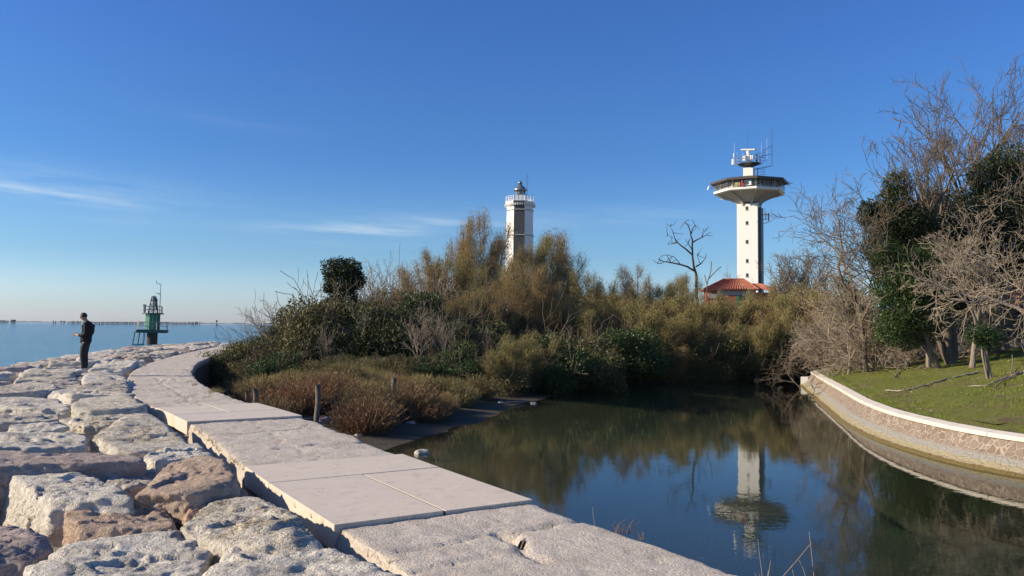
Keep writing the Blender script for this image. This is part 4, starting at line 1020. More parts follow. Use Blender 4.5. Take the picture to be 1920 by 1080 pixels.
# ------------------------------------------------------------------ green beacon in the sea
def beacon():
    D = 115.; u = D/F; root = at_px('beacon', 285, 640, D, WATER); root.rotation_euler = (0, math.radians(.6), math.atan2(-root.location.x, D)*0+math.radians(20))
    tag(root, 'green harbour light beacon on a rusty pile with a railed platform', 'beacon')
    Zp = lambda py: PD(285, py, D)[2]-WATER
    g = G(); g.lathe([(.72, -1.5), (.72, Zp(623))], 18); g.build('pile', M['rust'], root, smooth=False)
    zp = Zp(621); g = G(); g.box((.0, 0, zp), (3.95, 3.0, .42)); g.build('platform', M['metal_grey'], root)
    g = G(); g.box((0, -1.52, zp), (4.0, .08, .46)); g.box((2.0, 0, zp), (.08, 3.0, .46)); g.build('platform_beam', M['green_dark'], root)
    zc = zp+.2; zt = Zp(589.5)
    g = G(); g.lathe([(1.02, zc), (1.02, zt)], 8, rot=math.pi/8); g.build('green_cabin', M['green'], root)
    g = G(); g.box((.0, -.97, (zc+zt)/2), (.10, .06, (zt-zc)*.96)); g.box((.5, -.96, (zc+zt)/2-.1), (.05, .05, (zt-zc)*.85)); g.build('door_frame', M['metal_grey'], root)
    g = G(); g.box((.93, -.35, (zc+zt)/2), (.08, .5, (zt-zc)*.97), rz=.1); g.build('side_panel', M['conc_grey'], root)
    g = G(); g.lathe([(1.0, zt), (1.5, zt+.02), (1.5, zt+.2), (.2, zt+.22)], 8, rot=math.pi/8); g.build('upper_platform', M['green_dark'], root)
    def rail(z, hx, hy, hgt, n=3):
        g = G(); P4 = [(-hx, -hy), (hx, -hy), (hx, hy), (-hx, hy)]
        for i in range(4):
            a, b = np.array(P4[i]), np.array(P4[(i+1) % 4])
            for h in (.5, 1): g.tube([(*a, z+hgt*h), (*b, z+hgt*h)], .035, 4)
            for t in np.linspace(0, 1, n+1)[:-1]:
                q = a+(b-a)*t; g.tube([(*q, z), (*q, z+hgt)], .04, 4)
        g.build('railing', M['metal_grey'], root)
    rail(zp+.2, 1.9, 1.45, 1.1); rail(zt+.2, 1.12, 1.12, .95)
    zl = Zp(556); g = G()
    for sx in (-1, 1):
        for sy in (-1, 1):
            g.tube([(sx*.62, sy*.62, zt+.2), (sx*.5, sy*.5, zt+1.2), (sx*.28, sy*.28, zl)], .05, 4)
    for k_ in range(4):
        z0 = zt+.2+k_*(zl-zt-.2)/4; z1 = z0+(zl-zt-.2)/4; r0 = .62-.34*k_/4; r1 = .62-.34*(k_+1)/4
        for (ax, ay, bx, by) in ((-1, -1, 1, -1), (1, -1, 1, 1), (1, 1, -1, 1), (-1, 1, -1, -1)):
            g.tube([(ax*r0, ay*r0, z0), (bx*r1, by*r1, z1)], .035, 4); g.tube([(ax*r1, ay*r1, z1), (bx*r1, by*r1, z1)], .035, 4)
    g.build('lattice_mast', M['metal_dark'], root)
    g = G(); g.lathe([(.14, zt+.2), (.14, zl-.6), (.26, zl-.5), (.26, zl-.05), (.1, zl), (.05, Zp(553))], 10); g.build('lantern', M['metal_grey'], root)
    g = G(); g.box((.35, .1, (zt+zl)/2+.2), (.28, .5, 1.6)); g.build('solar_panel', M['metal_dark'], root)
    g = G(); g.box((-1.1, -.6, zt+.75), (.3, .3, .9)); g.box((-1.1, -.6, zt+1.3), (.42, .3, .16)); g.build('battery_box', M['metal_dark'], root)
    zm = Zp(532); xm = .85
    g = G(); g.tube([(xm, 0, zt+.2), (xm, 0, zm)], [.06, .05], 5); g.tube([(xm, 0, zm), (xm-.45, 0, zm), (xm-.58, 0, zm+.12), (xm-.6, 0, zm+.5)], .045, 5); g.tube([(xm, 0, Zp(550)), (xm-.5, 0, Zp(550)), (xm-.62, 0, Zp(550)+.2)], .04, 5); g.tube([(xm, 0, Zp(552)-.1), (xm-.3, 0, Zp(550))], .03, 4); g.build('weather_mast', M['metal_grey'], root)
    # ladder frame hanging on the left
    z0 = Zp(646); g = G()
    for x in (-1.55, -2.2):
        for y in (-1.2, -.6): g.tube([(x, y, zp), (x-.25, y, z0)], .06, 4)
    for k_ in range(7):
        z_ = z0+(zp-z0)*k_/7+.1; g.tube([(-1.75, -1.2, z_), (-1.75, -.6, z_)], .03, 4)
    for x in (-1.0, -.85): g.tube([(x, -1.2, zp), (x-.15, -1.2, z0)], .045, 4)
    g.tube([(-2.45, -1.2, z0), (-.9, -1.2, z0+.05)], .08, 4); g.tube([(-1.5, -1.2, z0), (-.9, -.9, z0-.6)], .09, 4); g.build('access_ladder', M['green_dark'], root)
beacon()

# ------------------------------------------------------------------ poles in the sea
def poles():
    rng = np.random.default_rng(3); lst = []
    for x in (100, 103.5, 114.5, 119.8): lst.append((x, 602, 608.5, 2))
    for x in np.arange(129, 152, 2.6): lst.append((x+rng.uniform(-.6, .6), 602.5, 608.6, 3))
    for x in np.arange(172, 372, 2.25):
        if 269 < x < 296: continue
        lst.append((x+rng.uniform(-.7, .7), 604.3+rng.uniform(-.6, .8), 609.0+rng.uniform(-.3, .5), 1.5))
    for x in (362, 369.5, 374.5): lst.append((x, 603.8, 610.3, 2))
    for x in list(np.arange(0, 16, 2.4))+[22, 25, 27.5]: lst.append((x, 601, 606.6, 4))
    first = None
    for (x, y0, y1, w) in lst:
        # the water line gives the distance
        p = P(x, min(max(y1, 605.5+(x-0)*.0088), 612), WATER); D = min(p[1], 1500.); q = PD(x, y1, D); zt = PD(x, y0, D)[2]; q[2] = WATER
        h = max(2.6, (y1-y0+.8)*D/F)
        if first is None:
            g = G(); g.tube([(0, 0, -1), (.02, 0, .5), (0, .02, 1)], [.42, .42, .36], 6); first = g.build('mooring_pole', M['pole'])
            o = first
        else:
            o = first.copy(); COL.objects.link(o)
        o.location = (q[0], D, WATER); o.scale = (D/1000, D/1000, h); o.rotation_euler = (rng.normal(0, .05), rng.normal(0, .09), rng.uniform(0, 6))
        zone = 'far left edge' if x < 30 else 'in the gap left of the man' if x < 125 else 'just behind the man' if x < 165 else 'in the dense row between the man and the beacon' if x < 268 else 'in the dense row right of the beacon' if x < 358 else 'at the right end of the row'
        tag(o, f'dark pole in the sea, {zone}', 'pole', f'poles in the sea {zone}')
    # small lateral mark
    D = 900.; q = PD(406, 612, D); root = empty('channel_marker', (q[0], D, WATER)); tag(root, 'small dark channel marker alone on the sea, right of the long row of poles', 'marker')
    g = G(); g.tube([(0, 0, -2), (0, 0, 5.2)], .25, 6); g.lathe([(.9, -.4), (.9, 1.6), (.3, 1.8)], 8); g.build('pile', M['pole'], root); g = G(); g.box((0, 0, 5.6), (2.0, .3, 2.2)); g.build('topmark', M['metal_dark'], root)
    # fishing hut on stilts
    D = 1100.; q = PD(25, 603, D); root = empty('fishing_hut', (q[0], D, WATER)); tag(root, 'tiny fishing hut on stilts far out at the left edge of the sea', 'hut')
    g = G()
    for sx in (-2.2, 0, 2.2):
        for sy in (-1.5, 1.5): g.tube([(sx, sy, -2), (sx*.9, sy, 3.4)], .2, 4)
    g.build('stilts', M['pole'], root); g = G(); g.box((0, 0, 4.2), (5, 3.6, 1.8)); g.build('cabin', M['pole'], root); g = G(); g.add([(-2.8, -2, 5.1), (2.8, -2, 5.1), (2.8, 2, 5.1), (-2.8, 2, 5.1), (-2.8, 0, 5.9), (2.8, 0, 5.9)], [(0, 1, 5, 4), (2, 3, 4, 5), (0, 4, 3), (1, 2, 5), (0, 3, 2, 1)]); g.build('roof', M['metal_grey'], root)
poles()

# ------------------------------------------------------------------ timber posts on the mud
def posts():
    def post(px, y0, y1, D, r, lean, label):
        q = PD(px, y1, D); z0 = gz(q[0], D)-.35; zt = PD(px, y0, D)[2]; H = zt-z0
        root_z = z0; v, f = [], []
        n = 12; pts = np.array([(lean*t*H+.012*math.sin(9*t+px), .01*math.cos(7*t+px), t*H) for t in np.linspace(0, 1, n)])
        rad = r*(1+.07*fbm(np.c_[pts[:, 2]*3, pts[:, :2]*0+px], 1, 3)); g = G(); vv, ff = tubes(pts[None], rad[None], 12)
        vv += (np.c_[fbm(vv+px, 9, 3), fbm(vv+px+3, 9, 3), vv[:, 0]*0]*r*.10); top = vv[-12:].mean(0)+np.array([0, 0, .01])
        g.add(vv, [tuple(a) for a in ff]+[tuple(range(len(vv)-12, len(vv)))]); o = g.build('wooden_post', M['post'], smooth=True, loc=(q[0], D, z0))
        tag(o, label, 'post', 'wooden posts on the muddy bank')
    post(592.5, 720, 800, 22.4, .075, .03, 'tall weathered post standing on the mud right at the path edge')
    post(731, 708, 751, 26.2, .085, .10, 'leaning grey post among the red brown marsh plants')
    post(478, 728, 760, 23.0, .072, .0, 'short dark post behind the farther pale slabs')
    post(465, 732, 756, 24.0, .045, -.05, 'thin broken stake just left of the short dark post')
    post(459, 738, 756, 24.5, .035, .08, 'thinnest stub of stake left of the broken stake')
posts()

# ------------------------------------------------------------------ the standing man
def skin_mesh(name, pts, edges, rad, mat, parent, lv=2, smooth=True):
    me = bpy.data.meshes.new(name); me.from_pydata([tuple(p) for p in pts], edges, []); me.update(); me.materials.append(mat)
    o = link(name, me, parent); md = o.modifiers.new('skin', 'SKIN'); md.use_smooth_shade = smooth
    for v, r in zip(me.skin_vertices[0].data, rad): v.radius = r if isinstance(r, tuple) else (r, r)
    me.skin_vertices[0].data[0].use_root = True
    s = o.modifiers.new('sub', 'SUBSURF'); s.levels = lv; s.render_levels = lv; return o
def man():
    f = PD(157, 696.5, 24.0); root = empty('person', (f[0], f[1], f[2]-.005)); root.rotation_euler = (0, 0, math.radians(8))
    tag(root, 'man in dark clothes and white shoes standing on the rocks looking down at his hands', 'person')
    # faces -X.  x forward negative, y: his right side is towards -y (camera)... he shows his left side
    X = -1
    def sym(v): return (v[0], -v[1], v[2])
    P_ = [(.02, 0, .93), (.045, 0, 1.08), (.07, 0, 1.24), (.06, 0, 1.40), (.03, 0, 1.48), (-.005, 0, 1.545), (-.03, 0, 1.62), (-.035, 0, 1.70)]
    R_ = [(.05, .07), (.05, .07), (.06, .09), (.06, .10), (.06, .062), (.054, .054), (.075, .072), (.070, .068)]
    E = [(i, i+1) for i in range(7)]
    def limb(chain, rad, root_i):
        nonlocal P_, R_, E
        prev = root_i
        for p, r in zip(chain, rad): P_.append(p); R_.append(r); E.append((prev, len(P_)-1)); prev = len(P_)-1
        return prev
    for s in (-1, 1):
        limb([(.02, s*.095, .86), (-.012, s*.10, .50), (.02, s*.10, .10), (-.10, s*.11, .035)], [.058, .045, .034, .030], 0)
        e = limb([(.07, s*.19, 1.41), (.11, s*.235, 1.13), (-.12, s*.17, 1.08), (-.20, s*.08, 1.10)], [.055, .042, .032, .03], 3)
        # palm, four fingers and thumb
        b = limb([(-.245, s*.065, 1.105)], [.026], e)
        for k_, (dy, L_) in enumerate(((.022, .05), (.008, .058), (-.006, .054), (-.02, .042))):
            limb([(-.275, s*(.055)+dy, 1.10), (-.275-L_*.5, s*.045+dy, 1.085), (-.275-L_*.7, s*.04+dy, 1.065)], [.009, .008, .007], b)
        limb([(-.25, s*.04, 1.13), (-.275, s*.025, 1.135)], [.010, .008], e)
    # head shaping: nose, chin, ears
    h = len(P_); P_ += [(-.115, 0, 1.625), (-.085, 0, 1.572), (-.02, -.078, 1.63), (-.02, .078, 1.63)]; R_ += [.014, .028, .016, .016]; E += [(6, h), (6, h+1), (6, h+2), (6, h+3)]
    P_ = [np.array(p) for p in P_]
    # bow the head a little
    for i in (6, 7, h, h+1, h+2, h+3):
        p = P_[i]-np.array([-.005, 0, 1.545]); a = math.radians(-20); P_[i] = np.array([p[0]*math.cos(a)+p[2]*math.sin(a), p[1], -p[0]*math.sin(a)+p[2]*math.cos(a)])+np.array([-.005, 0, 1.545])
    skin_mesh('body', P_, E, R_, M['skin'], root)
    hc = P_[6]*.35+P_[7]*.65+np.array([.022, 0, .012])
    d, fq = CD[20]; d = d/np.linalg.norm(d, axis=1, keepdims=True); v = d*np.array([.098, .086, .098]); v[:, 2] = np.maximum(v[:, 2], -.035-.05*(v[:, 0] > .02)*np.minimum(1, v[:, 0]/.05)); v += d*.005*fbm(d, 6, 3)[:, None]
    mesh_obj('hair', v+hc, fq, M['hair'], root, smooth=True)
    g = G(); e_ = P_[h]+np.array([.02, 0, .026]); g.box(e_+np.array([-.006, -.032, 0]), (.02, .05, .036)); g.box(e_+np.array([-.006, .032, 0]), (.02, .05, .036)); g.box(e_+np.array([.04, -.078, .004]), (.09, .008, .012)); g.box(e_+np.array([.04, .078, .004]), (.09, .008, .012)); g.build('sunglasses', M['hole'], root)
    # jacket
    P2 = [(.02, 0, .80), (.03, 0, .97), (.05, 0, 1.12), (.085, 0, 1.27), (.075, 0, 1.40), (.035, 0, 1.475), (.02, 0, 1.515)]; R2 = [(.150, .185), (.142, .175), (.136, .165), (.14, .185), (.118, .18), (.082, .09), (.074, .078)]; E2 = [(i, i+1) for i in range(6)]
    for s in (-1, 1):
        b = len(P2); P2 += [(.08, s*.205, 1.40), (.12, s*.25, 1.24), (.115, s*.245, 1.13), (.0, s*.21, 1.085), (-.13, s*.155, 1.085)]; R2 += [.078, .070, .062, .054, .046]; E2 += [(4, b), (b, b+1), (b+1, b+2), (b+2, b+3), (b+3, b+4)]
    skin_mesh('jacket', P2, E2, R2, M['jacket'], root)
    P3 = [(.02, 0, .93), (.02, 0, .86)]; R3 = [(.128, .16), (.125, .155)]; E3 = [(0, 1)]
    for s in (-1, 1):
        b = len(P3); P3 += [(.015, s*.092, .78), (-.015, s*.098, .50), (.012, s*.10, .28), (.018, s*.10, .085)]; R3 += [.105, .082, .072, .060]; E3 += [(1, b), (b, b+1), (b+1, b+2), (b+2, b+3)]
    skin_mesh('trousers', P3, E3, R3, M['trousers'], root)
    for s in (-1, 1):
        P4 = [(.05, s*.10, .05), (-.03, s*.103, .055), (-.12, s*.108, .038), (-.19, s*.11, .028)]; o = skin_mesh('shoe', P4, [(0, 1), (1, 2), (2, 3)], [(.05, .045), (.055, .045), (.036, .046), (.024, .036)], M['shoe'], root)
    g = G(); g.box((-.31, -.01, 1.13), (.075, .012, .14), R=[list(r) for r in Matrix.Rotation(math.radians(55), 3, 'Y')])
    o = g.build('phone', M['white_clean'], bevel=.004, loc=tuple(root.location)); o.rotation_euler = root.rotation_euler; tag(o, 'small pale phone held in the hands of the standing man', 'phone')
man()
# ------------------------------------------------------------------ plants
def rdirs(rng, n, up=0.0):
    v = rng.normal(size=(n, 3)); v[:, 2] += up; return v/np.linalg.norm(v, axis=1, keepdims=True)
def leaves(c, d, L, Wd, rng, jit=.5):
    """quads at c, long axis d, length L, width Wd"""
    n = len(c); L = np.broadcast_to(L, n)*(1+rng.uniform(-jit, jit, n)); Wd = np.broadcast_to(Wd, n)*(1+rng.uniform(-jit, jit, n)*.6)
    r = rdirs(rng, n); b = np.cross(d, r); b /= np.linalg.norm(b, axis=1, keepdims=True)+1e-9
    a = d*L[:, None]*.5; b = b*Wd[:, None]*.5
    v = np.stack([c-a, c-b*1, c+a, c+b*1], 1).reshape(-1, 3)      # a diamond
    return v, np.arange(4*n).reshape(n, 4)
def join(parts):
    V = []; Fs = []; n = 0
    for v, f in parts: V.append(v); Fs.append(f+n); n += len(v)
    return np.concatenate(V), np.concatenate(Fs)
def grow(rng, base, d, L, r, lv, maxlv, out, up=.15, wander=.25, nseg=6, kids_=(5, 5, 5, 4, 3), ang=(25, 55), shrink=(.42, .72), start=.3, rmin=.006, gnarl=0):
    n = nseg if lv < 2 else max(3, nseg-2); pts = [np.array(base, float)]; d = np.array(d, float); step = L/n
    for i in range(n):
        d = d+rng.normal(0, wander*(1 if lv else .6), 3)+np.array([0, 0, up]); d /= np.linalg.norm(d); pts.append(pts[-1]+d*step)
    pts = np.array(pts); rad = np.linspace(r, max(rmin, r*(.45 if lv < maxlv else .3)), n+1); out.append((lv, pts, rad))
    if lv >= maxlv: return
    k = kids_[min(lv, len(kids_)-1)]; k = int(max(1, k+rng.integers(-1, 2)))
    for j in range(k):
        t = start+(1-start)*(j+rng.uniform(.1, .9))/k; t = min(t, .98) if j < k-1 else 1.0
        x = t*n; i = min(int(x), n-1); p = pts[i]+(pts[i+1]-pts[i])*(x-i); dd = pts[i+1]-pts[i]; dd /= np.linalg.norm(dd)
        a = math.radians(rng.uniform(*ang)); q = rdirs(rng, 1)[0]; q -= dd*(q@dd); q /= np.linalg.norm(q)+1e-9
        nd = dd*math.cos(a)+q*math.sin(a); rr = (r+(rad[-1]-r)*t)*rng.uniform(.5, .75)
        grow(rng, p, nd, L*rng.uniform(*shrink)*(1.15-.35*t), max(rmin, rr), lv+1, maxlv, out, up, wander, nseg, kids_, ang, shrink, .15 if lv else .2, rmin)
def seg_mesh(segs, ks=(8, 6, 4, 3, 3, 3), mn=0.0):
    parts = []; by = {}
    for lv, p, r in segs: by.setdefault((len(p), ks[min(lv, len(ks)-1)]), []).append((p, np.maximum(r, mn)))
    for (n, k), l in by.items(): parts.append(tubes(np.array([a for a, _ in l]), np.array([b for _, b in l]), k))
    return join(parts)
def bare_tree(name, seed, H, r, bark, twig, trunk_frac=.35, maxlv=4, lean=(0, 0), forks=3, thin=.012, split=1, fork_ang=(15, 38), **kw):
    """trunk (with main limbs) + crown of twigs, origin at the foot"""
    rng = np.random.default_rng(seed); out = []
    n = 7; d = np.array([lean[0], lean[1], 1.]); d /= np.linalg.norm(d); pts = [np.zeros(3)-d*.3]; hh = H*trunk_frac
    for i in range(n): d = d+rng.normal(0, .06, 3); d[2] = abs(d[2]); d /= np.linalg.norm(d); pts.append(pts[-1]+d*(hh+.3)/n)
    pts = np.array(pts); rad = np.linspace(r, r*.72, n+1); rad[0] = r*1.35; rad[1] = r*1.1; out.append((0, pts, rad))
    for j in range(forks):
        a = math.radians(rng.uniform(*fork_ang)); ph = 2*math.pi*(j+rng.uniform(-.2, .2))/forks; nd = np.array([math.sin(a)*math.cos(ph), math.sin(a)*math.sin(ph), math.cos(a)])+d*.4; nd /= np.linalg.norm(nd)
        p = pts[-1-(j % 2)]; grow(rng, p, nd, H*(1-trunk_frac)*rng.uniform(.75, 1.05), r*rng.uniform(.5, .68), 1, maxlv, out, rmin=thin, **kw)
    root = empty(name, (0, 0, -300))
    v, f = seg_mesh([s for s in out if s[0] <= split], mn=thin); t = mesh_obj('trunk', v, f, bark, root, smooth=True)
    v, f = seg_mesh([s for s in out if s[0] > split], mn=thin); c = mesh_obj('crown', v, f, twig, root, smooth=False)
    kids(root, t, c); root['_top'] = max(p[1][:, 2].max() for p in out); return root
def blob_leaves(rng, blobs, per, size, shell=.55, flat=1.0, aspect=.62, up=.2):
    """leaves through the volume of ellipsoid blobs, denser near the skin"""
    P_ = []; D_ = []
    for (c, r) in blobs:
        r = np.array(r if hasattr(r, '__len__') else (r, r, r), float); n = int(per*(r[0]*r[1]+r[1]*r[2]+r[0]*r[2])/3); u_ = rdirs(rng, n)
        rr = 1-np.abs(rng.normal(0, 1-shell, n)).clip(0, .9); rr *= 1+.26*fbm(u_+c[0], 2.3, 4)
        P_.append(np.array(c)+u_*rr[:, None]*r); dd = rdirs(rng, n, up)+u_*.5; D_.append(dd/np.linalg.norm(dd, axis=1, keepdims=True))
    c = np.concatenate(P_); d = np.concatenate(D_); return leaves(c, d, size, size*aspect, rng)
def shrub(name, seed, mat, R=1.0, H=1.5, per=900, size=.10, nb=9, twig=None, tw=7, shell=.6):
    """shrub with branching stems and leaf clumps"""
    rng = np.random.default_rng(seed); root = empty(name, (0, 0, -300)); bl = []
    for i in range(nb):
        a = rng.uniform(0, 6.28); q = R*rng.uniform(.1, .85); z = H*rng.uniform(.12, .80)*(1-.30*q/R); s = rng.uniform(.26, .5)*min(R, H); bl.append(((q*math.cos(a), q*math.sin(a), z), (s, s, s*rng.uniform(.6, 1.0))))
    v, f = blob_leaves(rng, bl, per, size, shell); k = rng.random(len(f)) < 1; c = mesh_obj('foliage', v, f, mat, root)
    out = []
    for i in range(tw):
        a = rng.uniform(0, 6.28); el = rng.uniform(.5, 1.4); d = np.array([math.cos(a)*math.cos(el), math.sin(a)*math.cos(el), math.sin(el)])
        grow(rng, (rng.normal(0, .12*R), rng.normal(0, .12*R), -.1), d, H*rng.uniform(.6, .95), .018, 2, 4, out, up=.05, wander=.16, nseg=6, kids_=(3, 3, 3), rmin=.005)
    v, f = seg_mesh(out, ks=(3, 3, 3, 3), mn=.006); s = mesh_obj('stems', v, f, twig or M['twig_mid'], root); kids(root, c, s); return root
def tamarisk(name, seed, H, W_, mat, dens=1.0, nst=9, plume=(.58, .62), sz=(.13, .021)):
    rng = np.random.default_rng(seed); root = empty(name, (0, 0, -300)); st_ = []; out = []; P_ = []; D_ = []
    for i in range(nst):
        a = 2*math.pi*i/nst+rng.uniform(-.4, .4); lean = rng.uniform(.08, .55); h = H*rng.uniform(.72, 1.0)*(1-.25*lean); n = 8; d = np.array([math.cos(a)*lean, math.sin(a)*lean, 1.]); d /= np.linalg.norm(d); pts = [np.array([rng.normal(0, .18), rng.normal(0, .18), -.25])]
        for j in range(n): d = d+rng.normal(0, .07, 3)+np.array([0, 0, .04]); d /= np.linalg.norm(d); pts.append(pts[-1]+d*h/n*W_)if False else pts.append(pts[-1]+d*h/n)
        pts = np.array(pts); pts[:, :2] *= W_; rad = np.linspace(.075, .015, n+1); st_.append((0, pts, rad))
        # side shoots with feathery plumes
        for t in np.r_[np.linspace(.28, .97, 8), 1.0]:
            x = t*n; k = min(int(x), n-1); p = pts[k]+(pts[k+1]-pts[k])*(x-k); dd = pts[k+1]-pts[k]; dd /= np.linalg.norm(dd); q = rdirs(rng, 1)[0]; q -= dd*(q@dd); q /= np.linalg.norm(q); q[2] *= .4
            L = H*rng.uniform(.10, .22)*(1.25-t*.6); nd = dd*.75+q*rng.uniform(.3, .9)*(1 if t < 1 else .1); nd /= np.linalg.norm(nd); e = p+nd*L; out.append((2, np.array([p, (p+e)/2+rng.normal(0, .05, 3), e]), np.array([.022, .014, .008])))
            for m_ in range(3):
                tt = rng.uniform(.5, 1.05); c = p+nd*L*tt; r0 = plume[0]*rng.uniform(.6, 1.15)*(H/7)**.5; r1 = plume[1]*rng.uniform(.6, 1.1)*(H/7)**.5; n_ = int(150*dens)
                u_ = rng.normal(0, .48, (n_, 3)); dv = nd*.6+np.array([0, 0, .7]); dv /= np.linalg.norm(dv); along = u_[:, 2:3]*r1; side = u_.copy(); side[:, 2] *= .3; pos = c+side*r0*(1-.35*(along/r1).clip(-1, 1))+dv*along
                P_.append(pos); w = dv+rng.normal(0, .5, (n_, 3))+side*.25; D_.append(w/np.linalg.norm(w, axis=1, keepdims=True))
                for _ in range(2):
                    e2 = c+rng.normal(0, .25, 3)*r0+dv*r1*rng.uniform(.3, .8); out.append((3, np.array([p+nd*L*.4, (c+e2)/2, e2]), np.array([.010, .007, .005])))
    v, f = leaves(np.concatenate(P_), np.concatenate(D_), sz[0], sz[1], rng); c = mesh_obj('crown', v, f, mat, root)
    v, f = seg_mesh(st_+out, ks=(6, 5, 3, 3), mn=.007); t = mesh_obj('trunk', v, f, M['bark_mid'], root); kids(root, t, c); return root
def marsh_plant(name, seed, mat, R=.55, H=.75, n=420):
    rng = np.random.default_rng(seed); a = rng.uniform(0, 6.28, n); q = R*np.sqrt(rng.uniform(0, 1, n)); out = []
    b = np.c_[q*np.cos(a)*.6, q*np.sin(a)*.6, np.full(n, -.05)]; h = H*rng.uniform(.5, 1.05, n)*(1-.35*(q/R)**2); tip = b+np.c_[q*np.cos(a)*.7+rng.normal(0, .09, n), q*np.sin(a)*.7+rng.normal(0, .09, n), h]; mid = (b+tip)/2+np.c_[rng.normal(0, .04, (n, 2)), h*.08]
    V1 = tubes(np.stack([b, mid, tip], 1), np.tile([.006, .005, .003], (n, 1)), 3)
    m_ = n*9; k = rng.integers(0, n, m_); t = rng.uniform(.25, 1, m_)[:, None]; c = np.where(t < .5, b[k]+(mid[k]-b[k])*t*2, mid[k]+(tip[k]-mid[k])*(t*2-1))+rng.normal(0, .022, (m_, 3)); d = (tip-b)[k]/np.linalg.norm((tip-b)[k], axis=1, keepdims=True)+rng.normal(0, .55, (m_, 3)); d /= np.linalg.norm(d, axis=1, keepdims=True)
    v, f = join([V1, leaves(c, d, .06, .012, rng)]); return mesh_obj(name, v, f, mat, loc=(0, 0, -300))
def place(proto, x, y, rz, sc, label, cat=None, group=None, z=None, first=set()):
    zz = gz(x, y)-.05 if z is None else z
    if proto.name not in first:
        first.add(proto.name); o = proto; o.location = (float(x), float(y), float(zz)); o.rotation_euler = (0, 0, rz); o.scale = (sc,)*3 if isinstance(sc, (int, float)) else sc
    else: o = copy_thing(proto, (x, y, zz), rz, sc)
    tag(o, label, cat, group)
    if '_top' in o: pass
    return o
rg = np.random.default_rng(77)

# ---- prototypes
TA = [tamarisk('tamarisk_tree', 10+i, 7.0, 1.0, M['tamarisk' if i % 2 == 0 else 'tamarisk_olive'], 1.0) for i in range(4)]
TL = [tamarisk('tamarisk_bush', 30+i, 4.2, 1.35, M['tamarisk_olive' if i else 'tamarisk'], .9, 10, (.6, .55)) for i in range(3)]
SB = [shrub('evergreen_shrub', 50, M['bramble'], 1.25, 1.7, 6800, .056, 16), shrub('evergreen_shrub', 51, M['bramble_red'], 1.3, 1.5, 6500, .056, 16), shrub('evergreen_shrub', 52, M['ivy'], 1.2, 1.9, 6000, .060, 16), shrub('evergreen_shrub', 53, M['vine'], 1.1, 1.2, 6200, .058, 12)]
BT = [bare_tree('bare_tree', 70+i, 5.0, .075, M['bark_pale'], M['twig_pale'], .16, 4, forks=4, thin=.010, kids_=(5, 5, 4, 4), up=.09, wander=.13, fork_ang=(12, 36), shrink=(.40, .62)) for i in range(3)]
MS = [marsh_plant('marsh_shrub', 80, M['marsh']), marsh_plant('marsh_shrub', 81, M['marsh_olive']), marsh_plant('marsh_shrub', 82, M['marsh'], .65, .6, 500), marsh_plant('marsh_shrub', 83, M['drygrass'], .5, .8, 620)]

def w_at(px, Y, py=606): q = PD(px, py, Y); return q[0], Y
def top_z(px, py, Y): return PD(px, py, Y)[2]

# ---- tall tamarisks behind the left bank and along the far bank: (x, top y, distance, kind, label)
tall = [
 (806, 470, 50, 0, 'brown tamarisk with a broad top left of the tallest feathery one'),
 (838, 446, 52, 1, 'feathery olive tamarisk second left of the lighthouse group'),
 (872, 408, 54, 0, 'tallest feathery brown tamarisk, well left of the lighthouse'),
 (915, 402, 55, 2, 'tall golden brown tamarisk touching the left side of the lighthouse'),
 (945, 470, 50, 1, 'olive tamarisk in front of the left foot of the lighthouse'),
 (978, 486, 49, 2, 'golden tamarisk hiding the foot of the lighthouse'),
 (1022, 424, 57, 3, 'thin topped dark tamarisk close to the right side of the lighthouse'),
 (1055, 438, 55, 0, 'tall brown tamarisk right of the lighthouse'),
 (1102, 486, 54, 1, 'grey olive tamarisk where the skyline steps down right of the lighthouse'),
 (1010, 500, 47, 0, 'lower brown tamarisk in front of the lighthouse group'),
 (1140, 524, 54, 3, 'low tamarisk in the first dip of the skyline'),
 (1186, 495, 56, 2, 'rounded tamarisk between the lighthouse and the dead tree'),
 (1232, 514, 56, 1, 'olive tamarisk just left of the dead tree'),
 (1278, 505, 58, 3, 'tamarisk at the foot of the dead tree'),
 (1318, 548, 55, 0, 'low tamarisk left of the red house'),
 (1350, 556, 57, 1, 'low olive tamarisk in front of the red house'),
 (1420, 552, 56, 2, 'brown tamarisk under the control tower'),
 (1455, 528, 58, 0, 'brown tamarisk right of the control tower'),
 (1500, 524, 58, 3, 'thin tamarisk below the far bare trees'),
 (1545, 540, 56, 1, 'olive tamarisk beside the scrub of the right bank'),
 (860, 530, 44, 1, 'half height olive tamarisk on the left bank'), (760, 520, 46, 0, 'short tamarisk behind the bare grey stems'), (905, 540, 44, 2, 'golden low tamarisk in the middle of the left bank'),
]
for i, (px, py, Y, k, lb) in enumerate(tall):
    x, y = w_at(px, Y); zb = gz(x, y); H = top_z(px, py, Y)-zb; s = H/7.05
    place(TA[k], x, y, rg.uniform(0, 6.28), (min(1.0, s)*rg.uniform(.78, .95), min(1.0, s)*.9, s), lb, 'tree', 'tamarisks behind the lagoon')
def shoreY(px):
    a = P(px, np.interp(px, [950, 985, 1045, 1100, 1200, 1320, 1420, 1570], [758, 756, 740, 728, 722, 714, 712, 716]), WATER); return a[1]+(2.5 if px < 1030 else 0)
low = []
for px in range(1030, 1575, 31): low.append((px+rg.uniform(-8, 8), 538+rg.uniform(-16, 16)+(22 if 1300 < px < 1430 else 0), 52.5+rg.uniform(-1, 1)))
for px in range(1040, 1570, 34): low.append((px+rg.uniform(-8, 8), 565+rg.uniform(-22, 34)+(-10 if px < 1120 else 12 if px < 1420 else 0), 49+rg.uniform(-1.5, 3)))
for px in range(950, 1570, 27): low.append((px+rg.uniform(-8, 8), 622+rg.uniform(-22, 22), shoreY(px)+rg.uniform(.6, 2.2)))
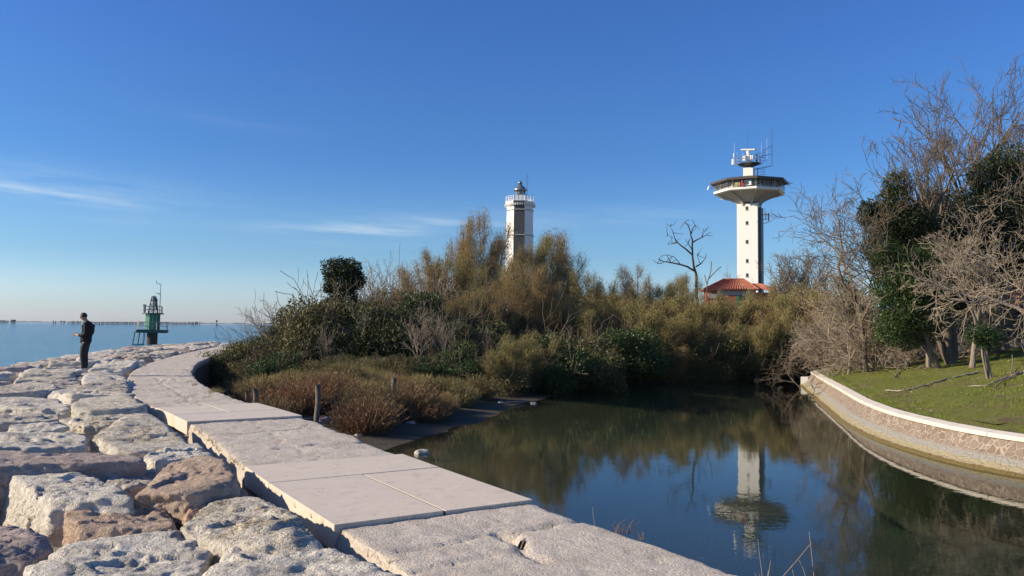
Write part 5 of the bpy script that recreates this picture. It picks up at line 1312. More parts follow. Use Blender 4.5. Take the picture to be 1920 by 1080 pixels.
for i, (px, py, Y) in enumerate(low):
    x, y = w_at(px, Y); zb = max(gz(x, y), -1.6); H = top_z(px, py, Y)-zb; s = max(.35, H/4.3)
    row = 'upper' if py < 600 else 'water edge'; pr = TL[i % 3]
    if row == 'water edge' and rg.random() < .6: pr = SB[int(rg.choice([0, 2, 2]))]; s = max(.4, H/1.6)  # darker leafy shrubs picked here to put the bank's shade into the colour
    kn = 'tamarisk bush' if pr in TL else 'shade-darkened leafy bush'
    zone = 'below the lighthouse' if px < 1130 else 'between lighthouse and dead tree' if px < 1270 else 'in front of the red house' if px < 1430 else 'near the wall end'
    place(pr, x, y, rg.uniform(0, 6.28), (s*1.0, s*1.0, s), f'low {kn} {zone}, {row} row', 'bush', f'low {kn}es in the {row} row {zone}')

# ---- left bank: shrubs
def shrub_row(pts, kinds, name_):
    for (px, py, Y) in pts:
        x, y = w_at(px, Y); st_s, st_t = to_st([[x, y]])
        if st_t[0] > -1.0: x += (st_t[0]+1.6)*.9
        zb = gz(x, y); H = top_z(px, py, Y)-zb
        if H < .5: H = .6
        k = int(rg.choice(kinds)); s = H/(1.5 if k in (0, 1, 2) else 1.2)
        kn = ['olive green', 'bronze green', 'dark green', 'bright green'][k]
        side = 'left end' if px < 540 else 'below the ivy ball' if px < 700 else 'middle' if px < 860 else 'right end'
        place(SB[k], x, y, rg.uniform(0, 6.28), (s**.6*1.15, s**.6*1.15, s), f'{kn} shrub, {name_} of left bank, {side}', 'shrub', f'{kn} shrubs {side} of the {name_} of the left bank')
shrub_row([(470+28*i, (632, 612, 604, 598, 602, 590, 585)[min(i, 6)]+rg.uniform(-6, 8), 44-i*.3) for i in range(14)], [0, 0, 1, 2], 'back row')
shrub_row([(460+30*i+rg.uniform(-8, 8), 640+rg.uniform(-14, 10), 39+rg.uniform(-1, 1)) for i in range(17)], [0, 1, 0, 2, 3], 'middle row')
shrub_row([(478+34*i+rg.uniform(-8, 8), 662+rg.uniform(-8, 8), 35.5+rg.uniform(-1, 1)) for i in range(15)], [1, 0, 1, 2], 'front row')
shrub_row([(900+32*i+rg.uniform(-8, 8), 640+rg.uniform(-8, 12)+i*5, 38+i*.8) for i in range(7)], [3, 2, 3], 'vine covered bank')
shrub_row([(600+40*i+rg.uniform(-8, 8), 560+rg.uniform(-14, 20), 45+rg.uniform(-1, 1)) for i in range(9)], [0, 1, 2], 'high back row')
shrub_row([(500+30*i+rg.uniform(-9, 9), 620+rg.uniform(-14, 12)-(min(i, 6)*4), 41.5+rg.uniform(-1, 1)) for i in range(14)], [0, 0, 1, 2], 'inner row')
shrub_row([(690+36*i+rg.uniform(-9, 9), 535+rg.uniform(-18, 18), 47.5+rg.uniform(-1, 1)) for i in range(8)], [0, 1, 1], 'highest row')

shrub_row([(588+17*i+rg.uniform(-4, 4), 552+rg.uniform(-10, 8), 39.8+rg.uniform(-.4, .4)) for i in range(8)], [0, 1], 'row before the ivy ball')
# ---- salt marsh plants and dry grass
def marsh():
    n = 0; first = {}
    for py, Y0 in ((700, 30), (712, 28), (724, 26.6), (738, 25.2), (752, 24), (764, 23.2)):
        for px in np.arange(440 if py < 745 else 520, 975, 33 if py < 720 else 26):
            x, y = w_at(px+rg.uniform(-14, 14), Y0+rg.uniform(-.8, .8)+max(0, (px-800)*.017)); z = gz(x, y)
            if z < -1.40 or z > .2: continue
            s_, t_ = to_st([[x, y]]); 
            if t_[0] > -.6: continue
            if rg.random() < .22: continue
            ppx = proj([x, y, z])[0]
            if (566 < ppx < 628 and y < 23.6) or (698 < ppx < 762 and y < 26.6) or (462 < ppx < 494 and y < 25): continue
            k = int(rg.choice([0, 1, 2, 3], p=[.36, .22, .34, .08])) if py > 715 else int(rg.choice([1, 3, 2, 0], p=[.25, .6, .10, .05]))
            kn = ['red brown', 'olive brown', 'broad red brown', 'straw coloured'][k]
            zone = 'near the path' if px < 600 else 'around the posts' if px < 760 else 'near the mud spit'
            place(MS[k], x, y, rg.uniform(0, 6.28), float(rg.uniform(.8, 1.7)), f'{kn} marsh plant {zone}', 'marsh plant', f'{kn} marsh plants {zone}'); n += 1
    print('MARSH', n)
marsh()
def blades(name, xy, L, Wd, mat, rng, lean=.35):
    n = len(xy); z = ground(xy)-.01; b = np.c_[xy, z]; h = L*rng.uniform(.5, 1.2, n); d = np.c_[rng.normal(0, lean, (n, 2)), np.ones(n)]; d /= np.linalg.norm(d, axis=1, keepdims=True); tip = b+d*h[:, None]; s = rdirs(rng, n); s[:, 2] = 0; s *= Wd/2
    v = np.stack([b-s, b+s, tip], 1).reshape(-1, 3); o = mesh_obj(name, v, np.arange(3*n).reshape(n, 3), mat); return o
def drygrass():
    rng = np.random.default_rng(9); q = []
    for _ in range(9000):
        px = rng.uniform(430, 960); Y = rng.uniform(26, 37); x, y = w_at(px, Y); q.append((x, y))
    q = np.array(q); z = ground(q); s_ = to_st_fast(q); q = q[(z > -1.2) & (s_ < -.5)]
    cen = q[rng.integers(0, len(q), 1300)]; cen = cen[(cen[:, 1] > 28.5)]; pts = (cen[:, None, :]+rng.normal(0, .12, (len(cen), 40, 2))).reshape(-1, 2); w = fbm(np.c_[pts, pts[:, :1]*0], .5, 3); pts = pts[w > -.35]
    tag(blades('dry_grass', pts, .62, .014, M['drygrass'], rng), 'yellowish dry grass covering the left bank in front of the shrubs', 'grass', kind='stuff')
    # lawn of the right bank
    n = 320000; px = rng.uniform(1500, 1990, n); x = rng.uniform(9, 26, n); y = rng.uniform(12, 44, n); p = np.c_[x, y]; d = sdist(p, RBANK); cl = fbm(np.c_[p, p[:, :1]*0], 2.6, 4); keep = (d > .27) & (d < 14) & (cl > -.25+.5*rng.random(n)) & (rng.random(n) < (18/np.maximum(y, 12))**.8) & (x < .72*y+2); p = p[keep]
    tag(blades('lawn_grass', p, .085, .014, M['lawn'], rng, .6), 'short green grass on the right bank', 'grass', kind='stuff')
    k = 260; cx = rng.uniform(9, 26, k); cy = rng.uniform(12, 40, k); cc = (np.c_[cx, cy][:, None, :]+rng.normal(0, .09, (k, 40, 2))).reshape(-1, 2); d = sdist(cc, RBANK); cc = cc[(d > .3) & (d < 13)]
    ed = CURVE[rng.integers(0, len(CURVE), 9000)]; ed = ed+rng.normal(0, .2, ed.shape); d = sdist(ed, RBANK); ed = ed[(d > .25) & (d < .5)]
    tag(blades('tall_grass', np.r_[cc, ed], .15, .013, M['lawn'], rng, .5), 'taller grass in tufts and along the back of the coping', 'grass', kind='stuff')
    m_ = 1100; x = rng.uniform(9, 26, m_); y = rng.uniform(12, 44, m_); p = np.c_[x, y]; p = p[(sdist(p, RBANK) > .5) & (sdist(p, RBANK) < 12)]; c = np.c_[p, ground(p)+.03]; v, f = leaves(c, rdirs(rng, len(c))*np.array([1, 1, .25]), .05, .035, rng)
    tag(mesh_obj('leaf_litter', v, f, M['litter']), 'scattered pale fallen leaves on the green slope', 'leaves', kind='stuff')
drygrass()

# ---- bare trees of the left bank
bare = [(520, 545, 43, 0, 'small bare tree at the left end of the skyline'), (557, 566, 42, 1, 'second small bare tree left of the ivy ball'), (590, 548, 42, 2, 'thin bare tree just left of the ivy ball'),
 (706, 466, 49, 0, 'bare grey tree with the tallest twigs right of the ivy ball'), (738, 484, 48, 1, 'dense bare tree between ivy ball and tamarisks'), (772, 476, 50, 2, 'slender bare tree left of the brown tamarisks'), (672, 498, 50, 1, 'bare tree rising behind the ivy ball'),
 (612, 590, 37, 2, 'pale slim stems in front of the ivy ball'), (680, 560, 38, 0, 'twisted pale stems below and right of the ivy ball'), (785, 560, 36.5, 1, 'slender pale sapling in the middle of the left bank'), (832, 560, 36.5, 2, 'sunlit pale stems right of the slender sapling'), (740, 568, 41, 0, 'grey twigs behind the slender sapling'), (812, 490, 47, 1, 'bare crown mixed into the first tamarisk'), (905, 590, 40, 2, 'half hidden bare twigs above the vines')]
for px, py, Y, k, lb in bare:
    x, y = w_at(px, Y); zb = gz(x, y); H = top_z(px, py, Y)-zb; s = H/float(BT[k]['_top'])
    place(BT[k], x, y, rg.uniform(0, 6.28), (s*1.0 if s < 1 else s*.8, s if s < 1 else s*.8, s), lb, 'tree', 'bare trees of the left bank')

# ---- ivy ball
def ivy_thing(name, base, blobs, mat, label, per=1500, size=.11, trunk=None, cat='tree', seed=0, group=None, shell=.72, bark='bark_mid'):
    rng = np.random.default_rng(seed); root = empty(name, base); tag(root, label, cat, group); b = np.array(base, float)
    v, f = blob_leaves(rng, [(np.array(c)-b, r) for c, r in blobs], per, size, shell); mesh_obj('ivy', v, f, mat, root)
    if trunk:
        g = G()
        for pts, r0, r1 in trunk:
            p = resample(np.array(pts)-b, .35); p[1:-1] += rng.normal(0, .025, (len(p)-2, 3)); rr = np.linspace(r0, r1, len(p)); vv, ff = tubes(p[None], rr[None], 10); vv += np.c_[fbm(vv, 3, 3), fbm(vv+7, 3, 3), vv[:, 0]*0]*r0*.16
            g.add(vv, [tuple(a) for a in ff])
        g.build('trunk', M[bark], root, smooth=True)
    return root
Y = 41.; c = lambda px, py, Y=Y: PD(px, py, Y)
u = Y/F
b0 = c(645, 640); b0[2] = gz(b0[0], b0[1])
bl = [(c(643, 522), (36*u, 30*u, 30*u)), (c(628, 506), (25*u,)*3), (c(655, 505), (26*u, 24*u, 22*u)), (c(668, 526), (19*u,)*3), (c(617, 540), (13*u,)*3), (c(650, 560), (22*u, 20*u, 26*u)), (c(632, 553), (15*u,)*3), (c(640, 600), (34*u, 24*u, 30*u)), (c(622, 575), (20*u,)*3), (c(665, 580), (20*u,)*3), (c(675, 615), (24*u,)*3), (c(610, 610), (22*u,)*3)]
ivy_thing('ivy_tree', b0, bl, M['ivy_dark'], 'dark round ivy clad treetop sticking out above the left bank', 5200, .10, [([b0-np.array([0, 0, .3]), c(645, 580), c(645, 520)], .13, .08)], seed=4)

# ---- dead tree before the control tower
def dead_tree():
    D = 66.; root_p = PD(1307, 560, D); root_p[2] = gz(root_p[0], D); root = empty('dead_tree', root_p); tag(root, 'dead leafless dark tree with crooked limbs left of the control tower', 'tree')
    limbs = [([(1307, 575), (1306, 530), (1302, 505), (1298, 480), (1298, 455), (1296, 438), (1290, 423)], .21, .04), ([(1302, 508), (1290, 500), (1275, 495), (1258, 493), (1245, 492), (1235, 487)], .09, .03), ([(1298, 478), (1290, 470), (1280, 462), (1270, 455), (1262, 447), (1262, 436)], .08, .025), ([(1298, 455), (1306, 450), (1316, 445), (1324, 441)], .07, .025), ([(1296, 438), (1301, 430), (1303, 422)], .06, .02),
      ([(1305, 500), (1312, 493), (1320, 490), (1323, 484)], .07, .02), ([(1270, 455), (1262, 458), (1252, 458)], .05, .02), ([(1258, 493), (1253, 484), (1250, 478)], .05, .015), ([(1275, 495), (1268, 486), (1262, 480)], .04, .015), ([(1290, 423), (1286, 420), (1284, 417)], .035, .012), ([(1298, 468), (1290, 460), (1285, 448)], .05, .015), ([(1245, 492), (1240, 496), (1233, 494)], .03, .012), ([(1312, 493), (1308, 484), (1307, 478)], .03, .012), ([(1316, 445), (1320, 438), (1321, 434)], .03, .01), ([(1262, 436), (1258, 430), (1257, 424)], .03, .01), ([(1262, 447), (1256, 442), (1252, 440)], .03, .01)]
    rng = np.random.default_rng(8); tr = G(); cr = G()
    for i, (pl, r0, r1) in enumerate(limbs):
        dy = rng.uniform(-.8, .8) if i else 0; p = np.array([PD(x, y, D+dy*min(1, j/2)) for j, (x, y) in enumerate(pl)])-root_p
        if i == 0: p[0, 2] = -.4
        p = resample(p, .3, 2); p[1:-1] += rng.normal(0, .03, (len(p)-2, 3)); (tr if i < 3 else cr).tube(p, np.linspace(r0, r1, len(p)), 7)
        if i:
            for _ in range(3):
                k = rng.integers(len(p)//2, len(p)); d = rdirs(rng, 1, .4)[0]; cr.tube([p[k], p[k]+d*.35, p[k]+d*.6+rng.normal(0, .12, 3)], [.025, .02, .012], 4)
    tr.build('trunk', M['bark_dark'], root, smooth=True); cr.build('crown', M['bark_dark'], root)
    p = PD(1333, 560, 60); p[2] = gz(p[0], 60); r2 = empty('bare_sapling', p); tag(r2, 'thin bare sapling between the dead tree and the red house', 'sapling'); g = G(); D = 60
    for pl, a_, b_ in (([(1325, 560), (1326, 530), (1333, 510), (1334, 490)], .06, .02), ([(1327, 525), (1340, 510), (1352, 500)], .05, .015), ([(1326, 535), (1320, 525), (1321, 515)], .04, .012)):
        g.tube(resample(np.array([PD(x, y, D) for x, y in pl])-p, .3), .035, 5)
    g.build('trunk', M['bark_mid'], r2)
dead_tree()

# ---- far bare trees behind right
FT = bare_tree('round_bare_tree', 90, 8.0, .16, M['bark_mid'], M['twig_mid'], .22, 4, forks=5, thin=.022, kids_=(6, 6, 5, 5), up=.06, wander=.13, fork_ang=(12, 50), shrink=(.4, .62))
for px, py, lb in ((1470, 470, 'round crowned bare tree beside the control tower'), (1500, 458, 'largest round crowned bare tree in the far gap'), (1532, 466, 'round crowned bare tree behind the right bank scrub')):
    D = 88.; x, y = w_at(px, D); H = top_z(px, py, D)-gz(x, y); s = H/float(FT['_top']); place(FT, x, y, rg.uniform(0, 6), (s*.8, s*.8, s), lb, 'tree', 'far bare trees')
x, y = w_at(1378, 95); H = top_z(1378, 492, 95)-gz(x, y); s = H/float(BT[1]['_top']); place(BT[1], x, y, 1., (s*.8, s*.8, s), 'faint bare twigs just left of the control tower shaft', 'tree', 'far bare trees')

# ------------------------------------------------------------------ right bank trees
def rtree(seed, px, py_base, py_top, r, label, name='bare_tree', bark='bark_pale', twig='twig_pale', W_=1.0, D=None, **kw):
    b = PG(px, py_base) if D is None else PD(px, py_base, D)
    if D is not None: b[2] = gz(b[0], b[1])
    H = PD(px, py_top, b[1])[2]-b[2]
    t = bare_tree(name, seed, H, r, M[bark], M[twig], **kw); s = H/float(t['_top']); t.location = tuple(map(float, b-np.array([0, 0, .05]))); t.scale = (s*W_, s*W_, s)
    tag(t, label, 'tree', 'bare trees of the right bank'); return t
rtree(201, 1845, 640, 100, .26, 'tallest bare tree, its branching crown high in the top right corner', D=39, trunk_frac=.40, maxlv=5, forks=4, thin=.014, kids_=(6, 5, 5, 4, 3), up=.09, wander=.15, fork_ang=(20, 50), shrink=(.4, .66), bark='bark_mid', twig='twig_mid', W_=.95, split=2)
rtree(207, 1945, 640, 118, .24, 'second tall bare tree at the right edge of the view', D=40, trunk_frac=.42, maxlv=5, forks=3, thin=.014, kids_=(5, 5, 5, 4, 3), up=.10, wander=.15, fork_ang=(15, 46), shrink=(.4, .66), bark='bark_mid', twig='twig_mid', W_=.75, split=2)
rtree(212, 1690, 640, 222, .2, 'bare tree with a wide crown rising out of the dark ivy column', D=38, trunk_frac=.42, maxlv=5, forks=4, thin=.013, kids_=(5, 5, 4, 4, 3), up=.10, wander=.15, fork_ang=(18, 48), shrink=(.42, .68), bark='bark_mid', twig='twig_mid', W_=1.05, split=2)
rtree(203, 1625, 655, 300, .15, 'leaning bare tree reaching out to the left over the scrub', D=37, trunk_frac=.38, maxlv=5, forks=4, thin=.013, kids_=(5, 5, 4, 4, 3), up=.04, wander=.18, fork_ang=(30, 62), shrink=(.45, .72), lean=(-.22, 0), bark='bark_mid', twig='twig_mid', W_=1.1, split=2)
rtree(204, 1822, 690, 400, .135, 'pale twisted tree with drooping sunlit twigs in the middle of the green slope', trunk_frac=.42, maxlv=5, forks=5, thin=.010, kids_=(5, 5, 5, 4, 3), up=-.015, wander=.2, fork_ang=(30, 75), shrink=(.42, .7), W_=1.05, lean=(.02, 0), split=2)
rtree(205, 1890, 655, 330, .15, 'pale sunlit tree in front of the brick building', trunk_frac=.40, maxlv=5, forks=5, thin=.011, kids_=(5, 5, 5, 4, 3), up=.0, wander=.19, fork_ang=(25, 70), shrink=(.42, .7), W_=1.1, lean=(-.14, 0), split=2)
rtree(206, 1960, 650, 300, .17, 'pale bare tree leaning in from the right edge', trunk_frac=.40, maxlv=5, forks=4, thin=.011, kids_=(5, 5, 5, 4, 3), up=.0, wander=.19, fork_ang=(25, 70), shrink=(.42, .7), W_=1.1, lean=(-.2, 0), split=2)
rtree(208, 1590, 665, 480, .10, 'low bare tree at the wall end', D=38, trunk_frac=.2, maxlv=4, forks=6, thin=.011, kids_=(6, 6, 5, 4), up=.05, wander=.2, fork_ang=(20, 60), shrink=(.42, .66))
rtree(209, 1740, 640, 380, .14, 'pale bare tree growing through the ivy right of the column', D=35, trunk_frac=.35, maxlv=5, forks=5, thin=.011, kids_=(5, 5, 4, 4, 3), up=.03, wander=.19, fork_ang=(25, 65), shrink=(.42, .7), split=2)
rtree(213, 1870, 640, 250, .17, 'pale bare tree in front of the large right ivy mass', D=37.6, trunk_frac=.35, maxlv=5, forks=5, thin=.011, kids_=(5, 5, 5, 4, 3), up=.03, wander=.18, fork_ang=(22, 62), shrink=(.42, .7), W_=.95, split=2)
rtree(215, 1925, 705, 330, .13, 'nearest pale bare tree at the right edge of the green slope', trunk_frac=.34, maxlv=5, forks=5, thin=.010, kids_=(5, 5, 5, 4, 3), up=-.005, wander=.19, fork_ang=(28, 72), shrink=(.42, .7), W_=.75, lean=(-.05, 0), split=2)
rtree(214, 1660, 650, 345, .13, 'bare tree with pale twigs against the left side of the ivy column', D=39, trunk_frac=.32, maxlv=5, forks=5, thin=.011, kids_=(5, 5, 5, 4, 3), up=.05, wander=.17, fork_ang=(20, 58), shrink=(.42, .68), W_=.85, split=2)
# scrub of pale twigs at the left end of the slope
SC_ = [bare_tree('bare_shrub', 220+i, 3.2, .05, M['bark_pale'], M['twig_pale'], .06, 4, forks=9, thin=.010, kids_=(6, 6, 5, 4), up=-.01, wander=.2, fork_ang=(20, 75), shrink=(.40, .62)) for i in range(2)]
for i, (px, py, Y, top, lb) in enumerate(((1545, 672, 42, 585, 'leftmost bare shrub overhanging the wall end'), (1578, 660, 41, 560, 'arching bare shrub behind the driftwood'), (1612, 655, 39, 555, 'bare shrub left of the ivy clad trunk'), (1640, 650, 37, 570, 'pale bare shrub touching the green ivy'), (1600, 640, 44, 520, 'bare shrub higher up the bank behind'), (1652, 640, 41, 500, 'tall bare shrub beside the ivy column'), (1710, 645, 38, 590, 'twiggy shrub behind the leaning trunk'), (1790, 640, 37, 560, 'twiggy shrub behind the small pale trunks'), (1870, 640, 37, 560, 'twiggy shrub before the brick building'), (1560, 640, 46, 560, 'grey bare shrub at the back of the scrub'), (1925, 640, 36, 540, 'twiggy shrub at the right edge'))):
    x, y = w_at(px, Y); H = top_z(px, top, Y)-gz(x, y); s = H/float(SC_[i % 2]['_top']); place(SC_[i % 2], x, y, rg.uniform(0, 6), (s*1.1 if s < 1.3 else s*.85, s*1.1 if s < 1.3 else s*.85, s), lb, 'shrub', 'bare shrubs of the right bank')

# ivy masses: blobs in the picture at their distance
def mass(name, label, D, blobs, base, mat, per, size, seed, trunk=None, cat='tree', bark='bark_mid', shell=.68):
    u = D/F; b = PG(*base) if base[1] else None
    bl = [(PD(x, y, D+dz), (r*u*1.12, r*u*.9, r*u*(ry if ry else 1)*1.12)) for x, y, r, ry, dz in blobs]
    return ivy_thing(name, b, bl, mat, label, per, size, trunk, cat, seed, 'ivy clad trees of the right bank' if cat == 'tree' else None, shell, bark)
b1 = PG(1765, 695)
mass('ivy_tree', 'dark ivy column topped by bare twigs, left of the green slope trees', 35.5, [(1682, 350, 26, 1.2, 0), (1675, 385, 34, 1.1, 0), (1690, 420, 42, 1, 0), (1650, 410, 30, 1.1, .5), (1625, 400, 18, 1.5, 0), (1720, 430, 40, 1, 0), (1655, 460, 34, 1, 0), (1700, 480, 42, 1, 0), (1740, 480, 38, 1, .5), (1710, 530, 40, 1, 0), (1660, 500, 26, 1.2, 0)], (1700, 655), M['ivy_dark'], 5200, .092, 31, [([PG(1700, 655)-np.array([0, 0, .3]), PD(1702, 560, 35.5), PD(1690, 400, 35.5)], .25, .15)])
b1 = PG(1763, 692)
mass('ivy_tree', 'leaning dark trunk carrying a bright green ivy mass, at the left of the slope', b1[1], [(1690, 575, 40, 1.1, 0), (1672, 615, 34, 1, 0), (1700, 540, 36, 1, 0), (1725, 590, 34, 1, 0), (1745, 560, 36, 1, .3), (1700, 635, 24, .8, 0), (1720, 520, 34, 1, .3), (1755, 600, 22, 1, .2), (1690, 500, 34, 1, .4), (1665, 545, 30, 1, .2), (1735, 625, 26, 1, .2), (1660, 480, 26, 1, .5), (1740, 490, 34, 1, .5)], (1763, 692), M['ivy'], 5600, .080, 32,
     [([b1-np.array([0, 0, .3]), PD(1745, 660, b1[1]), PD(1725, 615, b1[1]), PD(1715, 560, b1[1])], .16, .09), ([b1-np.array([0, 0, .3]), PD(1738, 655, b1[1]-.1), PD(1722, 625, b1[1])], .09, .05)], bark='bark_mid')
b2 = PG(1786, 683)
mass('ivy_tree', 'thick dark trunk splitting low down, in the middle of the green slope', b2[1], [(1775, 480, 38, 1, .6), (1800, 510, 36, 1, .8), (1770, 540, 30, 1, .5), (1760, 440, 34, 1, .8), (1800, 560, 26, 1, .6)], (1786, 683), M['ivy_dark'], 3000, .11, 33,
     [([b2-np.array([0, 0, .3]), PD(1775, 640, b2[1]), PD(1768, 600, b2[1]), PD(1765, 540, b2[1])], .27, .16), ([b2+np.array([-.05, 0, -.3]), PD(1766, 650, b2[1]-.15), PD(1752, 620, b2[1]), PD(1750, 580, b2[1])], .13, .08), ([b2-np.array([0, 0, .3]), PD(1790, 640, b2[1]+.1), PD(1785, 590, b2[1])], .18, .12)], bark='bark_mid')
mass('ivy_tree', 'large dark evergreen ivy mass below the tallest bare tree', 36.6, [(1885, 305, 34, 1, 0), (1850, 335, 36, 1, 0), (1905, 345, 42, 1, 0), (1835, 385, 38, 1, 0), (1880, 400, 48, 1, 0), (1930, 400, 40, 1, 0), (1830, 440, 40, 1, 0), (1885, 455, 44, 1, 0), (1850, 500, 38, 1, 0), (1910, 510, 26, 1, .5), (1960, 330, 36, 1, 0), (1815, 540, 36, 1, 0), (1800, 420, 30, 1, 0)], (1850, 640), M['ivy_dark'], 3800, .105, 34, [([PG(1850, 640)-np.array([0, 0, .3]), PD(1850, 540, 36.6), PD(1860, 380, 36.6)], .28, .18)])
mass('ivy_tree', 'dark leafy mass filling the gap between the two ivy trees', 43, [(1770, 400, 40, 1, 0), (1795, 450, 40, 1, 0), (1755, 440, 34, 1, 0), (1740, 385, 24, 1, 0), (1780, 520, 44, 1, 0), (1820, 580, 40, 1, 0), (1740, 560, 40, 1, 0), (1770, 600, 36, 1, 0)], (1780, 640), M['ivy_dark'], 2400, .14, 35, [([PG(1780, 640)-np.array([0, 0, .3]), PD(1780, 500, 43)], .2, .15)])
b3 = PG(1858, 707)
mass('ivy_tree', 'small crooked trunk with one glossy ivy clump on top, nearest on the slope', b3[1], [(1840, 625, 22, .9, 0), (1862, 632, 20, .9, .1), (1822, 632, 14, .9, 0), (1850, 645, 16, .8, 0)], (1858, 707), M['ivy'], 5000, .075, 36,
     [([b3-np.array([0, 0, .2]), PD(1852, 680, b3[1]), PD(1846, 645, b3[1])], .075, .055), ([b3+np.array([-.1, 0, -.2]), PD(1843, 675, b3[1]-.1), PD(1840, 640, b3[1])], .04, .03)], bark='bark_pale')
b4 = PG(1827, 692)
mass('ivy_shrub', 'green ivy bush low between the bare shrubs near the wall end', 40, [(1588, 560, 22, 1, 0), (1600, 590, 24, 1, 0), (1580, 530, 16, 1, 0), (1612, 620, 18, 1, 0)], (1600, 650), M['ivy'], 3000, .10, 37, cat='shrub')
mass('ivy_shrub', 'dark undergrowth along the foot of the right bank trees', 42, [(1640, 600, 30, 1, 0), (1610, 630, 26, .8, 0), (1660, 640, 26, .8, 0), (1570, 640, 24, 1, 2), (1545, 650, 20, 1, 3), (1700, 620, 30, 1, 0), (1900, 600, 34, .9, 0), (1860, 600, 34, .9, 0), (1950, 590, 36, .9, 0)], (1650, 645), M['bramble'], 2200, .12, 38, cat='shrub')

# ---- driftwood and fallen branches
def stick(name, pts, r0, r1, mat, label, cat, group=None, k=7, seed=1, sub=()):
    rng = np.random.default_rng(seed); pts = np.array(pts, float); b = pts[0].copy(); p = resample(pts-b, .12, 1); p[1:-1] += .015*rng.normal(size=(len(p)-2, 3)); g = G(); g.tube(p, np.linspace(r0, r1, len(p)), k)
    for q, a_, c_ in sub: g.tube(resample(np.array(q)-b, .12, 1), np.linspace(a_, c_, len(resample(np.array(q)-b, .12, 1))), 6)
    o = g.build(name, mat, smooth=True, loc=b); return tag(o, label, cat, group)
H_ = lambda px, py, up=.05: PG(px, py)+np.array([0, 0, up])
stick('fallen_branch', [H_(1660, 735), H_(1692, 737, .06), H_(1730, 728), H_(1775, 713), H_(1838, 700)], .022, .03, M['driftwood'], 'long pale fallen branch lying across the middle of the green slope', 'branch', 'fallen branches on the slope', seed=2)
stick('fallen_branch', [H_(1815, 727), H_(1850, 726), H_(1880, 714), H_(1920, 700)], .018, .04, M['driftwood'], 'forked pale branch lying at the right edge of the slope', 'branch', 'fallen branches on the slope', seed=3, sub=[([H_(1862, 731), H_(1880, 716), H_(1905, 708)], .015, .02), ([H_(1895, 705), H_(1899, 690, .2), H_(1898, 680, .3)], .015, .01)])
stick('fallen_branch', [H_(1677, 710, .02), H_(1690, 690, .25), H_(1700, 672, .6), H_(1703, 655, 1.0)], .02, .03, M['bark_pale'], 'thin branch leaning down from the green ivy onto the grass', 'branch', 'fallen branches on the slope', seed=4, sub=[([H_(1690, 690, .25), H_(1688, 675, .5), H_(1694, 660, .8)], .02, .02)])
stick('fallen_branch', [H_(1627, 680, .02), H_(1633, 686, .04), H_(1641, 694, .02)], .014, .01, M['driftwood'], 'short straight stick on the grass near the driftwood', 'branch', 'fallen branches on the slope', seed=5)
stick('driftwood_log', [P(1497, 690, -1.0), P(1530, 668, -.4), P(1560, 660, -.2), P(1590, 660, -.35), P(1612, 668, -.55)], .05, .11, M['driftwood'], 'long arched driftwood log over the wall end', 'log', seed=6, sub=[([P(1535, 668, -.4), P(1570, 655, -.1), P(1606, 652, -.1)], .05, .03)])
stick('driftwood_log', [H_(1580, 686, .08), H_(1600, 680, .10), H_(1618, 674, .10)], .10, .05, M['bark_mid'], 'short dark thick log on the grass before the arched one', 'log', seed=7, sub=[([H_(1590, 678, .2), H_(1612, 668, .25)], .03, .03)])
# root hanging over the wall at the right
r0 = PG(1890, 812)
stick('hanging_root', [P(1893, 795, -.60), P(1898, 812, -.72), P(1900, 822, -.88), P(1908, 833, -1.02), P(1900, 846, -1.15), P(1888, 858, -1.26), P(1884, 856, -1.25), P(1886, 842, -1.12), P(1896, 830, -1.0)], .018, .012, M['bark_dark'], 'looped dark root hanging over the white coping at the right edge', 'root', seed=8, sub=[([P(1888, 796, -.6), P(1884, 812, -.75), P(1879, 824, -.92)], .014, .008), ([P(1903, 794, -.6), P(1901, 812, -.74), P(1896, 826, -.92)], .016, .010)])
stick('tree_root', [P(1834, 833, -1.12), P(1828, 842, -1.2), P(1820, 857, -1.38)], .02, .012, M['bark_mid'], 'short root or twig stuck to the wall face left of the hanging root', 'root', seed=9)
# dead twigs in the water at the wall end
def twigs_at(name, px, py, Y, H, seed, label, sc=1.0, tilt=0, group=None, zoff=0):
    t = bare_tree(name, seed, H, .03, M['bark_mid'], M['twig_mid'], .1, 3, forks=5, thin=.008, kids_=(5, 4, 4), up=-.02, wander=.25, fork_ang=(25, 80), shrink=(.45, .7)); q = PD(px, py, Y); t.location = (q[0], Y, max(gz(q[0], Y), -1.5)+zoff-.05); t.rotation_euler = (0, tilt, seed); tag(t, label, 'brush', group)
twigs_at('dead_brush', 1495, 700, 41, 1.6, 301, 'tangle of dead brush hanging at the end of the wall', tilt=-.6, zoff=.3)
twigs_at('dead_brush', 1460, 700, 46.5, 2.4, 302, 'dead brush in the shade left of the wall end', tilt=-.3)
twigs_at('dead_brush', 1520, 735, 36, .8, 303, 'few dead twigs dipping into the water below the wall', tilt=-1.2, zoff=.2)

